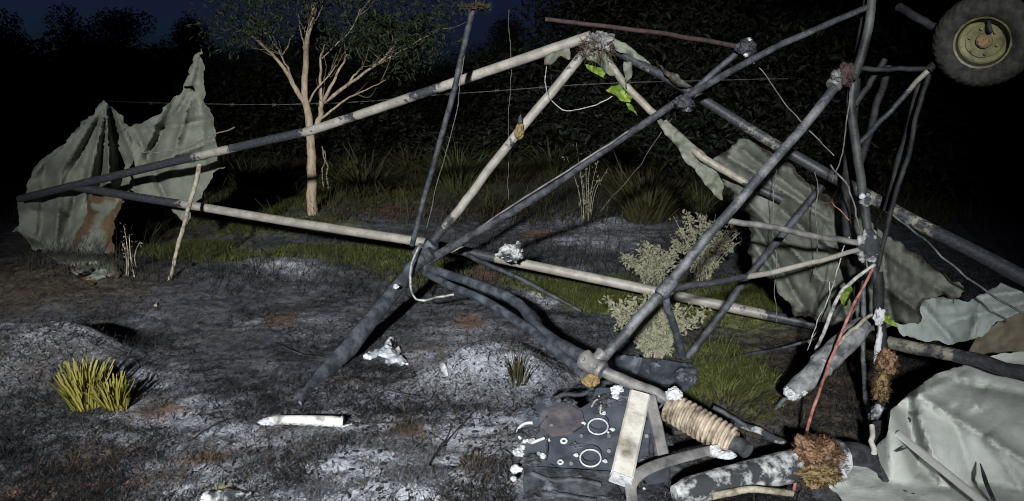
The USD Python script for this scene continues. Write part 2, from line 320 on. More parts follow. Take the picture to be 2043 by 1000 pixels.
def linefolds(lines):
    """sharp creases along lines (x0, y0, x1, y1, depth in metres, width in photo pixels)"""
    def f(x, y):
        o = 0.
        for x0, y0, x1, y1, a_, w_ in lines:
            L2 = (x1 - x0) ** 2 + (y1 - y0) ** 2; t = min(1., max(0., ((x - x0) * (x1 - x0) + (y - y0) * (y1 - y0)) / L2)); o += a_ * math.exp(-math.hypot(x - x0 - t * (x1 - x0), y - y0 - t * (y1 - y0)) / w_)
        return o
    return f
def blades(bases, heights, lean, width, rng, segs=3, curl=.6, azim=None, blunt=.92):
    """grass blades: one narrow bent strip each"""
    n = len(bases); az = rng.uniform(0, 2 * np.pi, n) if azim is None else azim
    d = np.stack([np.cos(az), np.sin(az), np.zeros(n)], 1); side = np.stack([-np.sin(az), np.cos(az), np.zeros(n)], 1)
    tw = rng.uniform(-1, 1, n)[:, None]; side = side * np.cos(tw) + d * np.sin(tw)
    vs = []
    for k in range(segs + 1):
        s = k / segs; ang = lean + curl * s * s * rng.uniform(.5, 1.2, n)
        up = heights * s
        c = bases + d * (up * np.sin(ang))[:, None] + np.array([0, 0, 1.0]) * (up * np.cos(ang))[:, None]
        w = (width * (1 - s ** 1.5 * blunt))[:, None] * .5 if np.ndim(width) else width * (1 - s ** 1.5 * blunt) * .5
        vs += [c - side * w, c + side * w]
    m = 2 * (segs + 1); V = np.stack(vs, 1).reshape(-1, 3); f = []
    for k in range(segs): f += [[2 * k, 2 * k + 1, 2 * k + 3], [2 * k, 2 * k + 3, 2 * k + 2]]
    F = (np.array(f)[None] + (np.arange(n) * m)[:, None, None]).reshape(-1, 3); return V, F
def leaves(c, size, rng, aspect=.45, droop=0.):
    n = len(c); d = rng.normal(size=(n, 3)); d[:, 2] -= droop; d /= np.linalg.norm(d, axis=1, keepdims=True)
    r = rng.normal(size=(n, 3)); s = np.cross(d, r); s /= np.linalg.norm(s, axis=1, keepdims=True); sz = (size * rng.uniform(.6, 1.3, n))[:, None]
    up = np.cross(d, s) * sz * .12
    V = np.stack([c, c + d * sz * .5 + s * sz * aspect * .5 + up, c + d * sz, c + d * sz * .5 - s * sz * aspect * .5 + up], 1).reshape(-1, 3)
    F = (np.array([[0, 1, 2], [0, 2, 3]])[None] + (np.arange(n) * 4)[:, None, None]).reshape(-1, 3); return V, F

# ---------------------------------------------------------------- ground
def graded(lo, hi, step, far_lo, far_hi):
    mid = np.arange(lo, hi, step); out = [mid]
    for far, s in ((far_hi, 1), (far_lo, -1)):
        x, st, q = (mid[-1] if s > 0 else mid[0]), step, []
        while (far - x) * s > 0: st *= 1.22; x += s * st; q.append(x)
        out = out + [np.array(q)] if s > 0 else [np.array(q)[::-1]] + out
    return np.concatenate(out)
gx, gy = graded(-4.4, 3.4, .02, -450, 450), graded(2.1, 8.2, .02, -450, 450)
XX, YY = np.meshgrid(gx, gy); ZZ = hgt(XX, YY)
pv = np.stack([XX, YY, ZZ], -1).reshape(-1, 3); nx, ny = len(gx), len(gy)
ii, jj = np.meshgrid(np.arange(ny - 1), np.arange(nx - 1), indexing="ij"); i0 = ii * nx + jj
gq = np.stack([i0, i0 + 1, i0 + nx + 1, i0 + nx], -1).reshape(-1, 4)
gf = np.vstack([gq[:, [0, 1, 2]], gq[:, [0, 2, 3]]])
def spots(items, x, y, seed, warp=.35):
    """soft ragged patches: items (px, py, rx, ry, weight)"""
    p = np.stack([x, y, np.zeros_like(x)], -1); wx = x + warp * (meshkit.fbm(p * 2.3 + 11, 3, seed) - .5) * 1.6; wy = y + warp * (meshkit.fbm(p * 2.3 + 29, 3, seed + 4) - .5) * 1.6
    out = np.zeros_like(x)
    for px, py, rx, ry, w in items:
        g = G0(px, py); out = np.maximum(out, w * np.exp(-(((wx - g[0]) / rx) ** 2 + ((wy - g[1]) / ry) ** 2)))
    return out
ASH = [(770, 955, .34, .28, 1.25), (690, 1000, .44, .16, 1.15), (840, 900, .16, .16, 1.0), (860, 880, .30, .16, .75), (985, 735, .33, .33, .82), (70, 725, .5, .32, .62), (545, 545, .34, .30, .8), (505, 515, .16, .25, .8), (700, 880, .35, .16, .6),
       (380, 815, .36, .2, .46), (560, 905, .40, .16, .5), (330, 760, .3, .2, .3), (1100, 605, .30, .22, .55), (1130, 545, .22, .2, .5), (450, 960, .22, .12, .65), (480, 860, .30, .12, .5), (240, 870, .3, .15, .4),
       (1180, 450, .7, .7, .42), (1200, 490, .35, .3, .5), (780, 400, .5, .5, .3), (620, 660, .4, .2, .3), (930, 660, .35, .25, .35), (760, 800, .35, .2, .3), (960, 960, .2, .12, .4), (1010, 900, .15, .1, .4), (400, 1000, .16, .06, .9)]
SOIL = [(820, 870, .075, .075, 1.0), (330, 825, .10, .07, .95), (430, 915, .12, .07, .8), (140, 965, .3, .10, .75), (590, 860, .13, .06, .85), (790, 435, .4, .35, .85), (300, 960, .25, .06, .55), (930, 640, .12, .14, .7), (560, 640, .14, .14, .55),
        (1080, 480, .15, .18, .7), (960, 550, .2, .2, .6), (690, 770, .16, .08, .4), (60, 1000, .2, .08, .6), (880, 700, .2, .1, .35), (230, 905, .2, .1, .4), (660, 985, .1, .05, .3)]
MOSS = [(400, 515, .5, .35, 1.0), (700, 515, .75, .35, 1.0), (880, 540, .35, .3, .8), (560, 390, 1.1, 1.4, .9), (760, 390, .9, 1.2, .7), (560, 455, .6, .4, .8), (1180, 575, .6, .16, 1.0), (1060, 555, .3, .15, .8), (1250, 600, .3, .2, .8), (1440, 600, .7, .4, .8), (1450, 775, .28, .2, .75), (420, 430, .8, .7, .6), (1560, 620, .5, .4, .6), (950, 380, .9, 1.2, .35), (1100, 330, 1.5, 1.5, .4), (1400, 700, .3, .2, .4)]
EARTH = [(60, 590, .9, .55, 1.0), (230, 480, .9, .9, .9), (120, 780, .5, .4, .35), (1600, 800, .9, .7, .7), (1500, 840, .5, .3, .6), (1800, 720, 1.2, 1.2, .7), (1350, 880, .3, .2, .5)]
px_, py_ = XX.ravel(), YY.ravel()
zn = (np.abs(px_) < 8) & (py_ > 1) & (py_ < 16)
def field(items, seed, warp=.35):
    o = np.zeros(len(px_)); o[zn] = spots(items, px_[zn], py_[zn], seed, warp); return o
f_ash, f_soil, f_moss, f_earth = field(ASH, 1), field(SOIL, 2, .12), field(MOSS, 3), field(EARTH, 5)
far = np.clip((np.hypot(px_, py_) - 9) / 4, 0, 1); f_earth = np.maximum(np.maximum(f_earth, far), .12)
nodes = {"g": ("geometry", {}), "aa": ("attribute", {"attribute": "ash"}), "as": ("attribute", {"attribute": "soil"}), "am": ("attribute", {"attribute": "moss"}), "ae": ("attribute", {"attribute": "earth"}), "ag": ("attribute", {"attribute": "grey"}), "n5": ("noise_texture", {"scale": 3.2, "detail": 7.0, "roughness": .66, "distortion": .6}), "greyc": ("rgb_ramp", {"ramp": [(0, (.05, .051, .056)), (.38, (.10, .103, .115)), (.55, (.16, .165, .18)), (.7, (.23, .235, .25)), (1, (.3, .3, .32))]}),
         "n1": ("noise_texture", {"scale": 26.0, "detail": 8.0, "roughness": .68}), "n2": ("noise_texture", {"scale": 9.0, "detail": 6.0, "roughness": .65}), "n3": ("noise_texture", {"scale": 95.0, "detail": 4.0, "roughness": .7}),
         "n4": ("noise_texture", {"scale": 48.0, "detail": 5.0, "roughness": .7, "distortion": 1.2}),
         "char": ("rgb_ramp", {"ramp": [(0, (.010, .010, .012)), (.36, (.024, .025, .030)), (.5, (.048, .051, .061)), (.64, (.090, .095, .112)), (.8, (.16, .165, .185)), (1, (.22, .22, .24))]}),
         "ashc": ("rgb_ramp", {"ramp": [(0, (.12, .125, .14)), (.36, (.21, .22, .245)), (.5, (.34, .355, .40)), (.66, (.48, .50, .55)), (1, (.60, .62, .66))]}),
         "soilc": ("rgb_ramp", {"ramp": [(0, (.04, .028, .022)), (.45, (.13, .078, .056)), (.7, (.24, .15, .11)), (1, (.34, .24, .19))]}),
         "mossc": ("rgb_ramp", {"ramp": [(0, (.03, .034, .014)), (.42, (.11, .125, .038)), (.62, (.23, .24, .075)), (1, (.34, .33, .13))]}),
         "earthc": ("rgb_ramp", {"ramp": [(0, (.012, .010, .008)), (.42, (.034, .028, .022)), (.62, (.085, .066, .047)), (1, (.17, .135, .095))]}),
         "p": ("principled_bsdf", {"roughness": .95, "specular_ior_level": .15}), "b": ("bump", {"strength": .9, "distance": .012}), "b2": ("bump", {"strength": .6, "distance": .004})}
links = [("g.position", x + ".vector") for x in ("n1", "n2", "n3", "n4", "n5")] + [("n1.fac", "char.fac"), ("n4.fac", "greyc.fac"), ("n4.fac", "ashc.fac"), ("n1.fac", "soilc.fac"), ("n1.fac", "mossc.fac"), ("n1.fac", "earthc.fac"), ("n1.fac", "b.height"), ("n3.fac", "b2.height"), ("b.normal", "b2.normal"), ("b2.normal", "p.normal")]
prev = "char.color"
for k, a, col, nz in (("G", "ag", "greyc", "n5"), ("E", "ae", "earthc", "n2"), ("M", "am", "mossc", "n2"), ("A", "aa", "ashc", "n4"), ("S", "as", "soilc", "n1")):
    nodes["ad" + k] = ("math", {"math_type": "add"}); nodes["mr" + k] = ("map_range", {"from_min": .62, "from_max": 1.12, "to_min": 0., "to_max": 1., "clamp": True}); nodes["mx" + k] = ("mix_color", {})
    links += [(a + ".fac", f"ad{k}.value1"), (nz + ".fac", f"ad{k}.value2"), (f"ad{k}.value", f"mr{k}.value"), (f"mr{k}.result", f"mx{k}.fac"), (prev, f"mx{k}.a"), (col + ".color", f"mx{k}.b")]
    prev = f"mx{k}.result"
links.append((prev, "p.base_color"))
M["ground"] = usdkit.material(stage, L("burnt_ground"), nodes, links, surface="p.BSDF")
put(path_for("/World", "ground"), pv, gf, M["ground"], {"ash": f_ash, "soil": f_soil, "moss": f_moss, "earth": f_earth, "grey": np.where(zn, .19, .13)}, True)
tag(stage.GetPrimAtPath("/World/ground"), "burnt earth covered with black char and pale ash", "ground", kind="structure")

# ---------------------------------------------------------------- trees and bushes behind
rng = np.random.default_rng(11)
def crown_points(n, blobs, rng):
    b = np.array(blobs); w = (b[:, 3] * b[:, 4] * b[:, 5]) ** .7; k = rng.choice(len(b), n, p=w / w.sum())
    d = rng.normal(size=(n, 3)); d /= np.linalg.norm(d, axis=1, keepdims=True); r = rng.uniform(0, 1, n) ** .45
    return b[k, :3] + d * r[:, None] * b[k, 3:6]
def far_tree(kind, seed):
    """parts of one prototype, at the origin, as (name, mesh, material)"""
    r = np.random.default_rng(seed); out = []
    hh = {0: 2.3, 1: 5.5, 2: 1.4}[kind]; rad = {0: 1.35, 1: 2.2, 2: .9}[kind]
    stems = []; blobs = []
    for k in range(7 if kind != 1 else 9):
        az = r.uniform(0, 6.28); rr = rad * r.uniform(.15, .75); z = hh * r.uniform(.35, .82)
        blobs.append((rr * math.cos(az), rr * math.sin(az), z, rad * r.uniform(.32, .55), rad * r.uniform(.32, .55), hh * r.uniform(.13, .22)))
        st = np.array([0, 0, -.1]) if kind == 1 else np.array([.25 * math.cos(az), .25 * math.sin(az), -.1])
        mid = np.array([rr * .4 * math.cos(az), rr * .4 * math.sin(az), z * .55])
        stems.append(tube(smoothpath([st, mid, np.array(blobs[-1][:3])]), .07 if kind == 1 else .03, .01, sides=6, step=.25)[:2])
    blobs.append((0, 0, hh * .45, rad * .7, rad * .7, hh * .3))
    if kind != 1: blobs += [(rad * .6 * math.cos(q), rad * .6 * math.sin(q), hh * .16, rad * .5, rad * .5, hh * .2) for q in range(6)]
    n = {0: 9000, 1: 11000, 2: 3500}[kind]
    c = crown_points(n, blobs, r); c = c[c[:, 2] > .05]
    return [("trunk", join(*stems), M["darkbark"]), ("crown", leaves(c, np.full(len(c), .10 if kind != 1 else .13), r, .5), M["leaf_far"])]
PROTO = {}
def plant_far(kind, seed, name, label, cat, x, y, rotz, scale, group=None):
    z = float(hgt(x, y)) - .03; key = (kind, seed); p = path_for("/World", name); xf = UsdGeom.Xform.Define(stage, p)
    xf.AddTranslateOp().Set(Gf.Vec3d(x, y, z)); xf.AddRotateZOp().Set(rotz); xf.AddScaleOp().Set(Gf.Vec3f(*scale)); BASE[p] = np.zeros(3)
    if key not in PROTO:
        PROTO[key] = p
        for nm, m, mat in far_tree(kind, seed): part(p, nm, m, mat, local=True)
    else:
        xf.GetPrim().GetReferences().AddInternalReference(PROTO[key]); xf.GetPrim().SetInstanceable(True)
    tag(xf.GetPrim(), label, cat, group)
def at(px, Y): d = ray(px, 300); return d[0] / d[1] * Y
bush_label = "dark leafy bush in the unlit thicket behind the wreck"
for k, (px, Y, s, hs) in enumerate([(40, 12.5, 1.1, .95), (190, 14, 1.1, .95), (330, 13.5, 1.0, .9), (470, 13.5, 1.1, .95), (620, 13.5, 1.15, .95), (770, 13.0, 1.05, .95), (890, 13.5, 1.1, .85), (1000, 14, 1.1, .85), (1110, 13, 1.15, .9), (1240, 12, 1.1, 1.05), (1370, 11.5, 1.1, 1.1), (1500, 10.5, 1.1, 1.1),
                                    (1640, 10.5, 1.1, 1.15), (1790, 10, 1.1, 1.1), (1930, 9.5, 1.1, 1.1), (2070, 9, 1.1, 1.1), (-80, 12, 1.2, 1.0), (2200, 9.5, 1.2, 1.2)]):
    plant_far(0, 20 + k % 3, "dark_bush", bush_label, "bush", at(px, Y), Y, 47 * k, (s * 1.12, s * 1.12, hs), "dark bushes in the thicket behind the wreck")
for k, (px, Y, kind, s, lab) in enumerate([
        (20, 19, 1, .62, "dark tree silhouette at the far left edge against the dusk sky"),
        (228, 24, 1, .66, "round-topped dark tree silhouette above the left tent of fabric"),
        (372, 26, 1, .62, "low dark tree silhouette left of the small tan-trunked tree"),
        (1180, 15, 1, .98, "tall black tree behind the apex where the pale tubes meet"),
        (1330, 15.5, 1, 1.1, "tall black tree behind the long black strut"),
        (1500, 14, 1, 1.1, "tall black tree behind the bright metal fitting"),
        (1660, 13.5, 1, 1.1, "tall black tree behind the top of the mast"),
        (1830, 13, 1, 1.1, "tall black tree left of the wheel, above the mast braces"),
        (2010, 12.5, 1, 1.1, "tall black tree behind the wheel at the right edge"),
        (640, 25, 1, .62, "dark tree silhouette behind the crown of the small tree"),
        (800, 27, 1, .66, "dark tree silhouette right of the small tree crown"),
        (1030, 26, 1, .60, "low dark tree silhouette under the gap of dusk sky")]):
    plant_far(kind, 40 + k % 3, "dark_tree", lab, "tree", at(px, Y), Y, 61 * k + 10, (s * 1.05, s * 1.05, s))

# the small tree with the tan trunk
tb = G(624, 426); TY = tb[1]
def tp(px, py, dy=0.): return P(px, py, TY + dy)
tree = thing("small_tree", "small tree with a bare tan forked trunk behind the wreck", "tree", tb)
def branch(pts, r0, r1, **k): return tube(smoothpath([tp(*q) for q in pts]), r0 * .76, r1 * .6, sides=11, step=.035, bend=.035, rough=.16, seed=len(pts) + int(pts[0][0]))[:2]
part(tree, "trunk", branch([(624, 440), (622, 400), (621, 330), (620, 270), (613, 225)], .072, .060), M["bark"], smooth=True)
TIPS = []
for pts, r0, r1 in (([(614, 230), (606, 190), (610, 120), (612, 70), (622, 40), (631, -30)], .046, .018), ([(608, 205), (592, 180), (560, 130), (538, 105), (508, 72), (490, 60)], .034, .012),
                    ([(592, 182), (575, 140), (562, 110)], .022, .010), ([(562, 110), (540, 75), (525, 60)], .010, .006), ([(562, 112), (580, 80), (590, 60)], .009, .005),
                    ([(622, 265), (640, 240), (643, 200)], .044, .036), ([(643, 205), (636, 160), (640, 115), (646, 90)], .022, .009), ([(643, 205), (662, 165), (685, 125), (690, 110)], .026, .009),
                    ([(645, 205), (680, 178), (715, 155), (770, 112), (790, 80)], .026, .008), ([(690, 172), (712, 148), (725, 130)], .016, .006), ([(616, 205), (630, 178), (650, 155), (672, 132)], .014, .006),
                    ([(640, 240), (672, 210), (715, 185), (770, 160)], .016, .005), ([(715, 155), (800, 100), (880, 55)], .010, .004), ([(608, 100), (600, 60), (596, 30)], .012, .005), ([(612, 72), (640, 20), (650, -20)], .012, .005), ([(642, 120), (700, 60), (720, 20)], .008, .004)):
    q_ = [(a, b, rng.uniform(-.5, .5) * (i / len(pts))) for i, (a, b) in enumerate(pts)]; sp_ = smoothpath([tp(*x) for x in q_])
    TIPS += [(sp_[i], sp_[i + 1]) for i in range(len(sp_) // 2, len(sp_) - 1)]
    part(tree, "branch", branch(q_, r0, r1), M["bark"], smooth=True)
tw = []
for k in range(70):
    a_, b_ = TIPS[rng.integers(len(TIPS))]; q_ = rng.uniform(0, 1); a = a_ + (b_ - a_) * q_; d_ = (b_ - a_) / np.linalg.norm(b_ - a_) + rng.normal(0, .45, 3); d_ /= np.linalg.norm(d_); l_ = rng.uniform(.12, .38)
    tw.append(tube(smoothpath([a, a + d_ * l_ * .5 + rng.normal(0, .02, 3), a + d_ * l_ + [0, 0, .05] + rng.normal(0, .03, 3)]), .0045, .0018, sides=5, step=.06)[:2])
part(tree, "twigs", join(*tw), M["darkbark2"], kind="stuff")
bl = []
for px, py, rx, rz, w in ((500, 30, .42, .25, 1), (560, 10, .5, .3, 1), (640, -10, .5, .3, 1), (720, 20, .5, .3, 1), (800, 40, .5, .3, 1), (850, 85, .35, .22, 1), (790, 120, .4, .2, 1), (690, 80, .35, .2, 1), (470, 70, .3, .2, 1), (590, -60, 1.0, .3, 1), (760, -60, 1.0, .3, 1), (880, 20, .3, .2, 1), (560, 70, .25, .15, 1), (735, 70, .45, .2, 1)):
    c = tp(px, py); bl.append((c[0], c[1] + rng.uniform(-.3, .3), c[2], rx, .6, rz))
c = crown_points(6500, bl, rng); part(tree, "crown", leaves(c, np.full(len(c), .055), rng, .32, .4), M["leaf_tree"])
# sapling stems right of the trunk
sap = G(655, 390); s_ = thing("sapling", "thin bare sapling just right of the tan tree trunk", "sapling", sap)
part(s_, "stem", tube(smoothpath([sap - [0, 0, .03], P(652, 340, sap[1]), P(645, 290, sap[1] + .1)]), .014, .006, sides=7, bend=.05, seed=3)[:2], M["bark"], smooth=True)
part(s_, "stem", tube(smoothpath([sap - [.06, 0, .03], P(640, 350, sap[1]), P(650, 300, sap[1] + .1)]), .010, .005, sides=7, bend=.05, seed=5)[:2], M["bark"], smooth=True)

# barbed wire fence behind the wreck
fy = 9.6
fence = thing("wire_fence", "thin strands of fence wire running behind the wreck", "fence", [0, fy, float(hgt(0, fy))])
wp = [P(-120, 190, fy + .6), P(120, 197, fy + .4), P(300, 206, fy + .2), P(520, 210, fy), P(720, 205, fy), P(860, 190, fy), P(1000, 180, fy), P(1200, 165, fy), P(1480, 158, fy), P(1640, 158, fy), P(2100, 150, fy)]
part(fence, "wire", tube(smoothpath(wp, 1), .0045, sides=5, step=.12, bend=.03)[:2], M["greysteel"])
for k in range(26):
    q = np.array(wp); t = (k + .5) / 26; dd, _ = resample(wp, .05); c = dd[int(t * (len(dd) - 1))]
    part(fence, "barb", join(tube([c + [-.02, 0, -.02], c, c + [.02, 0, .02]], .004, sides=4, step=.02)[:2], tube([c + [-.02, 0, .018], c, c + [.02, 0, -.018]], .004, sides=4, step=.02)[:2]), M["greysteel"])
for px, lab in ((-180, None), (2160, None)):
    q = P(px, 230, fy); z = float(hgt(q[0], fy + .05)); part(fence, "post", tube([[q[0], fy + .06, z - .1], [q[0], fy + .06, z + 1.35]], .04, .035, sides=8, step=.15, rough=.2)[:2], M["darkbark"])

# ---------------------------------------------------------------- plants standing in the burnt field
def tuft(name, label, px, py, n, h, spread, mat, seed, lean=.35, width=.008, curl=.5, cat="grass tuft", squash=.5, blunt=.92):
    r = np.random.default_rng(seed); g = G(px, py); a = r.uniform(0, 6.28, n); q = spread * np.sqrt(r.uniform(0, 1, n))
    b = np.stack([g[0] + q * np.cos(a), g[1] + q * np.sin(a) * .8, np.zeros(n)], 1); b[:, 2] = hgt(b[:, 0], b[:, 1]) - .01
    az = a + r.normal(0, .5, n); m = blades(b, h * r.uniform(squash, 1.1, n), lean * (q / spread) * 1.6 + r.normal(0, .1, n), width * r.uniform(.6, 1.3, n), r, 4, curl, az, blunt)
    return solo(name, m, mat, label, cat)
tuft("grass_tuft", "yellow clump of short singed grass stubs at the left foreground", 172, 812, 260, .205, .062, M["tussock_y"], 1, .14, .0115, .12, squash=.2, blunt=.5)
tuft("grass_tuft", "smaller yellow-brown clump of grass stubs beside the foreground clump", 232, 815, 140, .165, .045, M["tussock_y"], 2, .2, .0105, .12, squash=.2, blunt=.5)
tuft("tussock", "spiky arching grass tussock right of the tan tree trunk", 725, 392, 170, .85, .16, M["tussock_b"], 3, .45, .024, 1.0, "tussock")
tuft("tussock", "upright green tussock beside the black strut", 915, 385, 220, .75, .16, M["tussock"], 4, .30, .026, .5, "tussock")
tuft("tussock", "tall olive tussock left of the torn wing fabric", 1290, 445, 240, .72, .17, M["tussock_b"], 5, .40, .020, .4, "tussock")
tuft("tussock", "dim brown tussock behind the base of the pale strut", 1105, 350, 150, .7, .25, M["tussock"], 6, .5, .024, .7, "tussock")
tuft("tussock", "small dim tussock between the two brown grass clumps", 820, 345, 150, .6, .25, M["tussock_b"], 7, .5, .024, .7, "tussock")
tuft("tussock", "broad dim tussock at the foot of the thicket left of the tree", 500, 372, 160, .5, .35, M["tussock"], 21, .5, .022, .7, "tussock")
tuft("tussock", "dim brown tussock close behind the pale strut, right of the green one", 1010, 365, 140, .6, .25, M["tussock_b"], 22, .5, .022, .7, "tussock")
tuft("tussock", "dim tussock just left of the drab wing fabric", 1400, 420, 120, .6, .22, M["tussock"], 23, .5, .02, .6, "tussock")
for px_q, py_q, n_q, h_q, m_q, lab_q in ((450, 345, 130, .6, "tussock_b", "dim straggly tussock left of the tan tree, under the upper tube"), (560, 360, 130, .5, "tussock", "low dim tussock close to the left side of the tan trunk"), (690, 350, 120, .55, "tussock", "low dim tussock right of the sapling"), (980, 425, 110, .35, "tussock_b", "small scorched tussock under the pale strut"), (1240, 380, 120, .55, "tussock_b", "dim tussock between the scorched weed and the tall olive tussock"), (1180, 340, 120, .6, "tussock", "far dim tussock behind the long black strut"), (1350, 360, 120, .6, "tussock_b", "dim tussock under the narrow pale tube")):
    tuft("tussock", lab_q, px_q, py_q, n_q, h_q, .24, M[m_q], 60 + px_q % 37, .5, .022, .7, "tussock")
tuft("grass_tuft", "singed grass tuft in a black hollow of the ash mound", 1035, 790, 60, .16, .04, M["tussock_b"], 8, .2, .006, .2)
tuft("grass_tuft", "tiny yellow tuft near the lower left edge of ash", 437, 985, 40, .06, .04, M["tussock_y"], 9, .5, .006, .3)
tuft("grass_tuft", "olive moss-like grass clump right of the black plate", 1440, 800, 420, .13, .20, M["grass"], 10, .6, .006, .6)
tuft("grass_tuft", "small straw tuft on char beside the ring gauges", 945, 930, 90, .07, .09, M["straw"], 12, .8, .006, .6)
tuft("tussock", "dark brown tussock at the left, behind the pale fabric", 270, 485, 150, .42, .24, M["tussock_b"], 13, .5, .009, .7, "tussock")
def shrub(label, px, py, n_stem, h, spread, nl, seed, size=.03, mat="leaf_pale"):
    r = np.random.default_rng(seed); g = G(px, py); t = thing("pale_shrub", label, "shrub", g); pts = []
    st = []
    for k in range(n_stem):
        az = r.uniform(0, 6.28); q = spread * r.uniform(.1, 1.0); top = g + [q * math.cos(az), q * math.sin(az) * .8, h * r.uniform(.55, 1.05)]
        path = smoothpath([g + [.04 * math.cos(az), .04 * math.sin(az), -.02], g + [q * .35 * math.cos(az), q * .35 * math.sin(az), h * .4], top]); st.append(tube(path, .004, .0015, sides=5, step=.03)[:2])
        cl = r.uniform(.35, 1.0, 7); u = np.clip(cl[r.integers(0, 7, nl)] + r.normal(0, .02, nl), 0, 1); idx = (u * (len(path) - 1)).astype(int); pts.append(path[idx] + r.normal(0, .014, (nl, 3)))
    part(t, "stems", join(*st), M["wood"]); c = np.vstack(pts); part(t, "foliage", leaves(c, np.full(len(c), size), r, .55), M[mat])
shrub("low pale-leaved shrub in front of the long white tube", 1300, 580, 32, .34, .26, 56, 31)
shrub("taller pale-leaved shrub behind the grey diagonal tube", 1400, 560, 40, .50, .40, 56, 32)
shrub("dense pale shrub under the white tube beside the black plate", 1305, 712, 52, .31, .27, 56, 33)
shrub("wispy grey burnt shrub standing behind the black strut", 1170, 440, 9, .75, .22, 12, 34, .03)
shrub("faint dry weed beside the hanging pole", 262, 545, 7, .32, .12, 6, 35, .02)

# ---------------------------------------------------------------- ground litter (nobody could count it)
COVERED = shapely.union_all([Polygon([G0(a, b_)[:2] for a, b_ in q]).buffer(.03) for q in ([(1640, 950), (1700, 930), (1770, 850), (1800, 790), (1870, 745), (1990, 700), (2200, 700), (2200, 1080), (1690, 1080), (1650, 1000)], [(1045, 830), (1180, 790), (1300, 800), (1340, 930), (1230, 1060), (1040, 1060)])])
def scatter(n, seed, weight, xr=(-4.3, 3.3), yr=(2.25, 8.0), items=None):
    r = np.random.default_rng(seed); out = np.zeros((0, 2))
    while len(out) < n:
        y = 1 / r.uniform(1 / yr[1], 1 / yr[0], n * 3); x = r.uniform(*xr, n * 3) * np.minimum(1, y / 5.2)
        w = weight(x, y); k = r.uniform(0, 1, n * 3) < w; out = np.vstack([out, np.stack([x[k], y[k]], 1)])
    out = out[~shapely.contains_xy(COVERED, out[:, 0], out[:, 1])][:n]; return np.column_stack([out, hgt(out[:, 0], out[:, 1])])
r = np.random.default_rng(77)
wa = lambda x, y: np.minimum(1, spots(ASH, x, y, 1)); ws = lambda x, y: spots(SOIL, x, y, 2, .12); wm = lambda x, y: spots(MOSS, x, y, 3)
def patchy(x, y, s, seed, k=2.2, lo=.45): return np.clip((meshkit.fbm(np.stack([x * s, y * s, x * 0], -1), 3, seed) - lo) * k * 3, 0, 1)
b = scatter(62000, 1, lambda x, y: np.clip(1 - .6 * wm(x, y) - 1.15 * wa(x, y), 0, 1) * (.25 + .75 * patchy(x, y, 2.5, 8)))
solo("burnt_stubble", blades(b, r.uniform(.015, .075, len(b)), r.uniform(.5, 1.45, len(b)), r.uniform(.002, .0055, len(b)), r, 2, .6), M["stub_black"], "black charred grass stems littering the burnt ground", "burnt grass", kind="stuff")
b = scatter(20000, 2, lambda x, y: np.clip(.06 + .9 * wa(x, y), 0, 1) * (.15 + .85 * patchy(x, y, 5, 18)))
solo("ash_stubble", blades(b + [0, 0, .002], r.uniform(.012, .05, len(b)), r.uniform(.8, 1.5, len(b)), r.uniform(.0015, .0045, len(b)), r, 2, .5), M["stub_ash"], "pale ash-white grass stems lying over the char", "ash", kind="stuff")
b = scatter(8000, 3, lambda x, y: np.clip(.10 + .7 * ws(x, y) + .5 * wm(x, y) * (1 - wm(x, y)), 0, 1) * patchy(x, y, 2.2, 28, 2.6, .48))
solo("straw_litter", blades(b, r.uniform(.02, .07, len(b)), r.uniform(.2, 1.3, len(b)), r.uniform(.002, .0045, len(b)), r, 2, .7), M["straw"], "singed yellow-brown straw scattered on the ground", "straw", kind="stuff")
b = scatter(60000, 4, lambda x, y: np.clip((wm(x, y) - .3) * 1.6, 0, 1) * (.05 + .95 * patchy(x, y, 1.8, 38, 2.4, .46)), yr=(3.0, 11.0))
solo("green_grass", blades(b, r.uniform(.03, .12, len(b)), r.uniform(.1, .9, len(b)), r.uniform(.004, .009, len(b)), r, 3, .8), M["grass"], "short green grass left unburnt behind the wreck", "grass", kind="stuff")
GRASSY = [(400, 522, .32, .22, 1.0), (660, 520, .55, .20, 1.0), (740, 500, .4, .3, .8), (1190, 582, .5, .10, 1.0), (1080, 560, .3, .10, .8), (890, 530, .25, .2, .8), (560, 400, .8, .8, .55), (1450, 775, .22, .16, .7), (1440, 600, .4, .25, .5)]
b = scatter(16000, 24, lambda x, y: np.clip(spots(GRASSY, x, y, 6, .5) - .15, 0, 1) * (.2 + .8 * patchy(x, y, 4, 39)), yr=(3.0, 9.5))
solo("grass_patches", blades(b, r.uniform(.02, .075, len(b)), r.uniform(.2, 1.2, len(b)), r.uniform(.005, .010, len(b)), r, 2, .7), leafy("yellow_green_blades", [(0, (.12, .14, .03)), (.4, (.32, .35, .08)), (.8, (.56, .55, .20)), (1, (.66, .58, .34))], .3), "short yellow-green grass patches under the long pale tube", "grass", kind="stuff")
b = scatter(9000, 5, lambda x, y: .3 + .7 * patchy(x, y, .7, 48), xr=(-7, 7), yr=(7.0, 13.5))
solo("dry_undergrowth", blades(b, r.uniform(.1, .5, len(b)), r.uniform(.1, .9, len(b)), r.uniform(.005, .010, len(b)), r, 3, .8), M["tussock_b"], "dim tangled undergrowth in front of the dark thicket", "undergrowth", kind="stuff")
b = scatter(5200, 15, lambda x, y: .1 + .9 * patchy(x, y, .9, 68, 2.6, .47), xr=(-3.5, 4.5), yr=(4.8, 10.5))
solo("burnt_weeds", blades(b, r.uniform(.06, .34, len(b)), r.uniform(.05, .7, len(b)), r.uniform(.003, .006, len(b)), r, 3, .7), leafy("burnt_weed_stems", [(0, (.02, .02, .02)), (.5, (.06, .055, .045)), (.85, (.16, .14, .10)), (1, (.34, .32, .26))], .05, .9), "thin scorched weed stems standing in the middle distance", "weeds", kind="stuff")
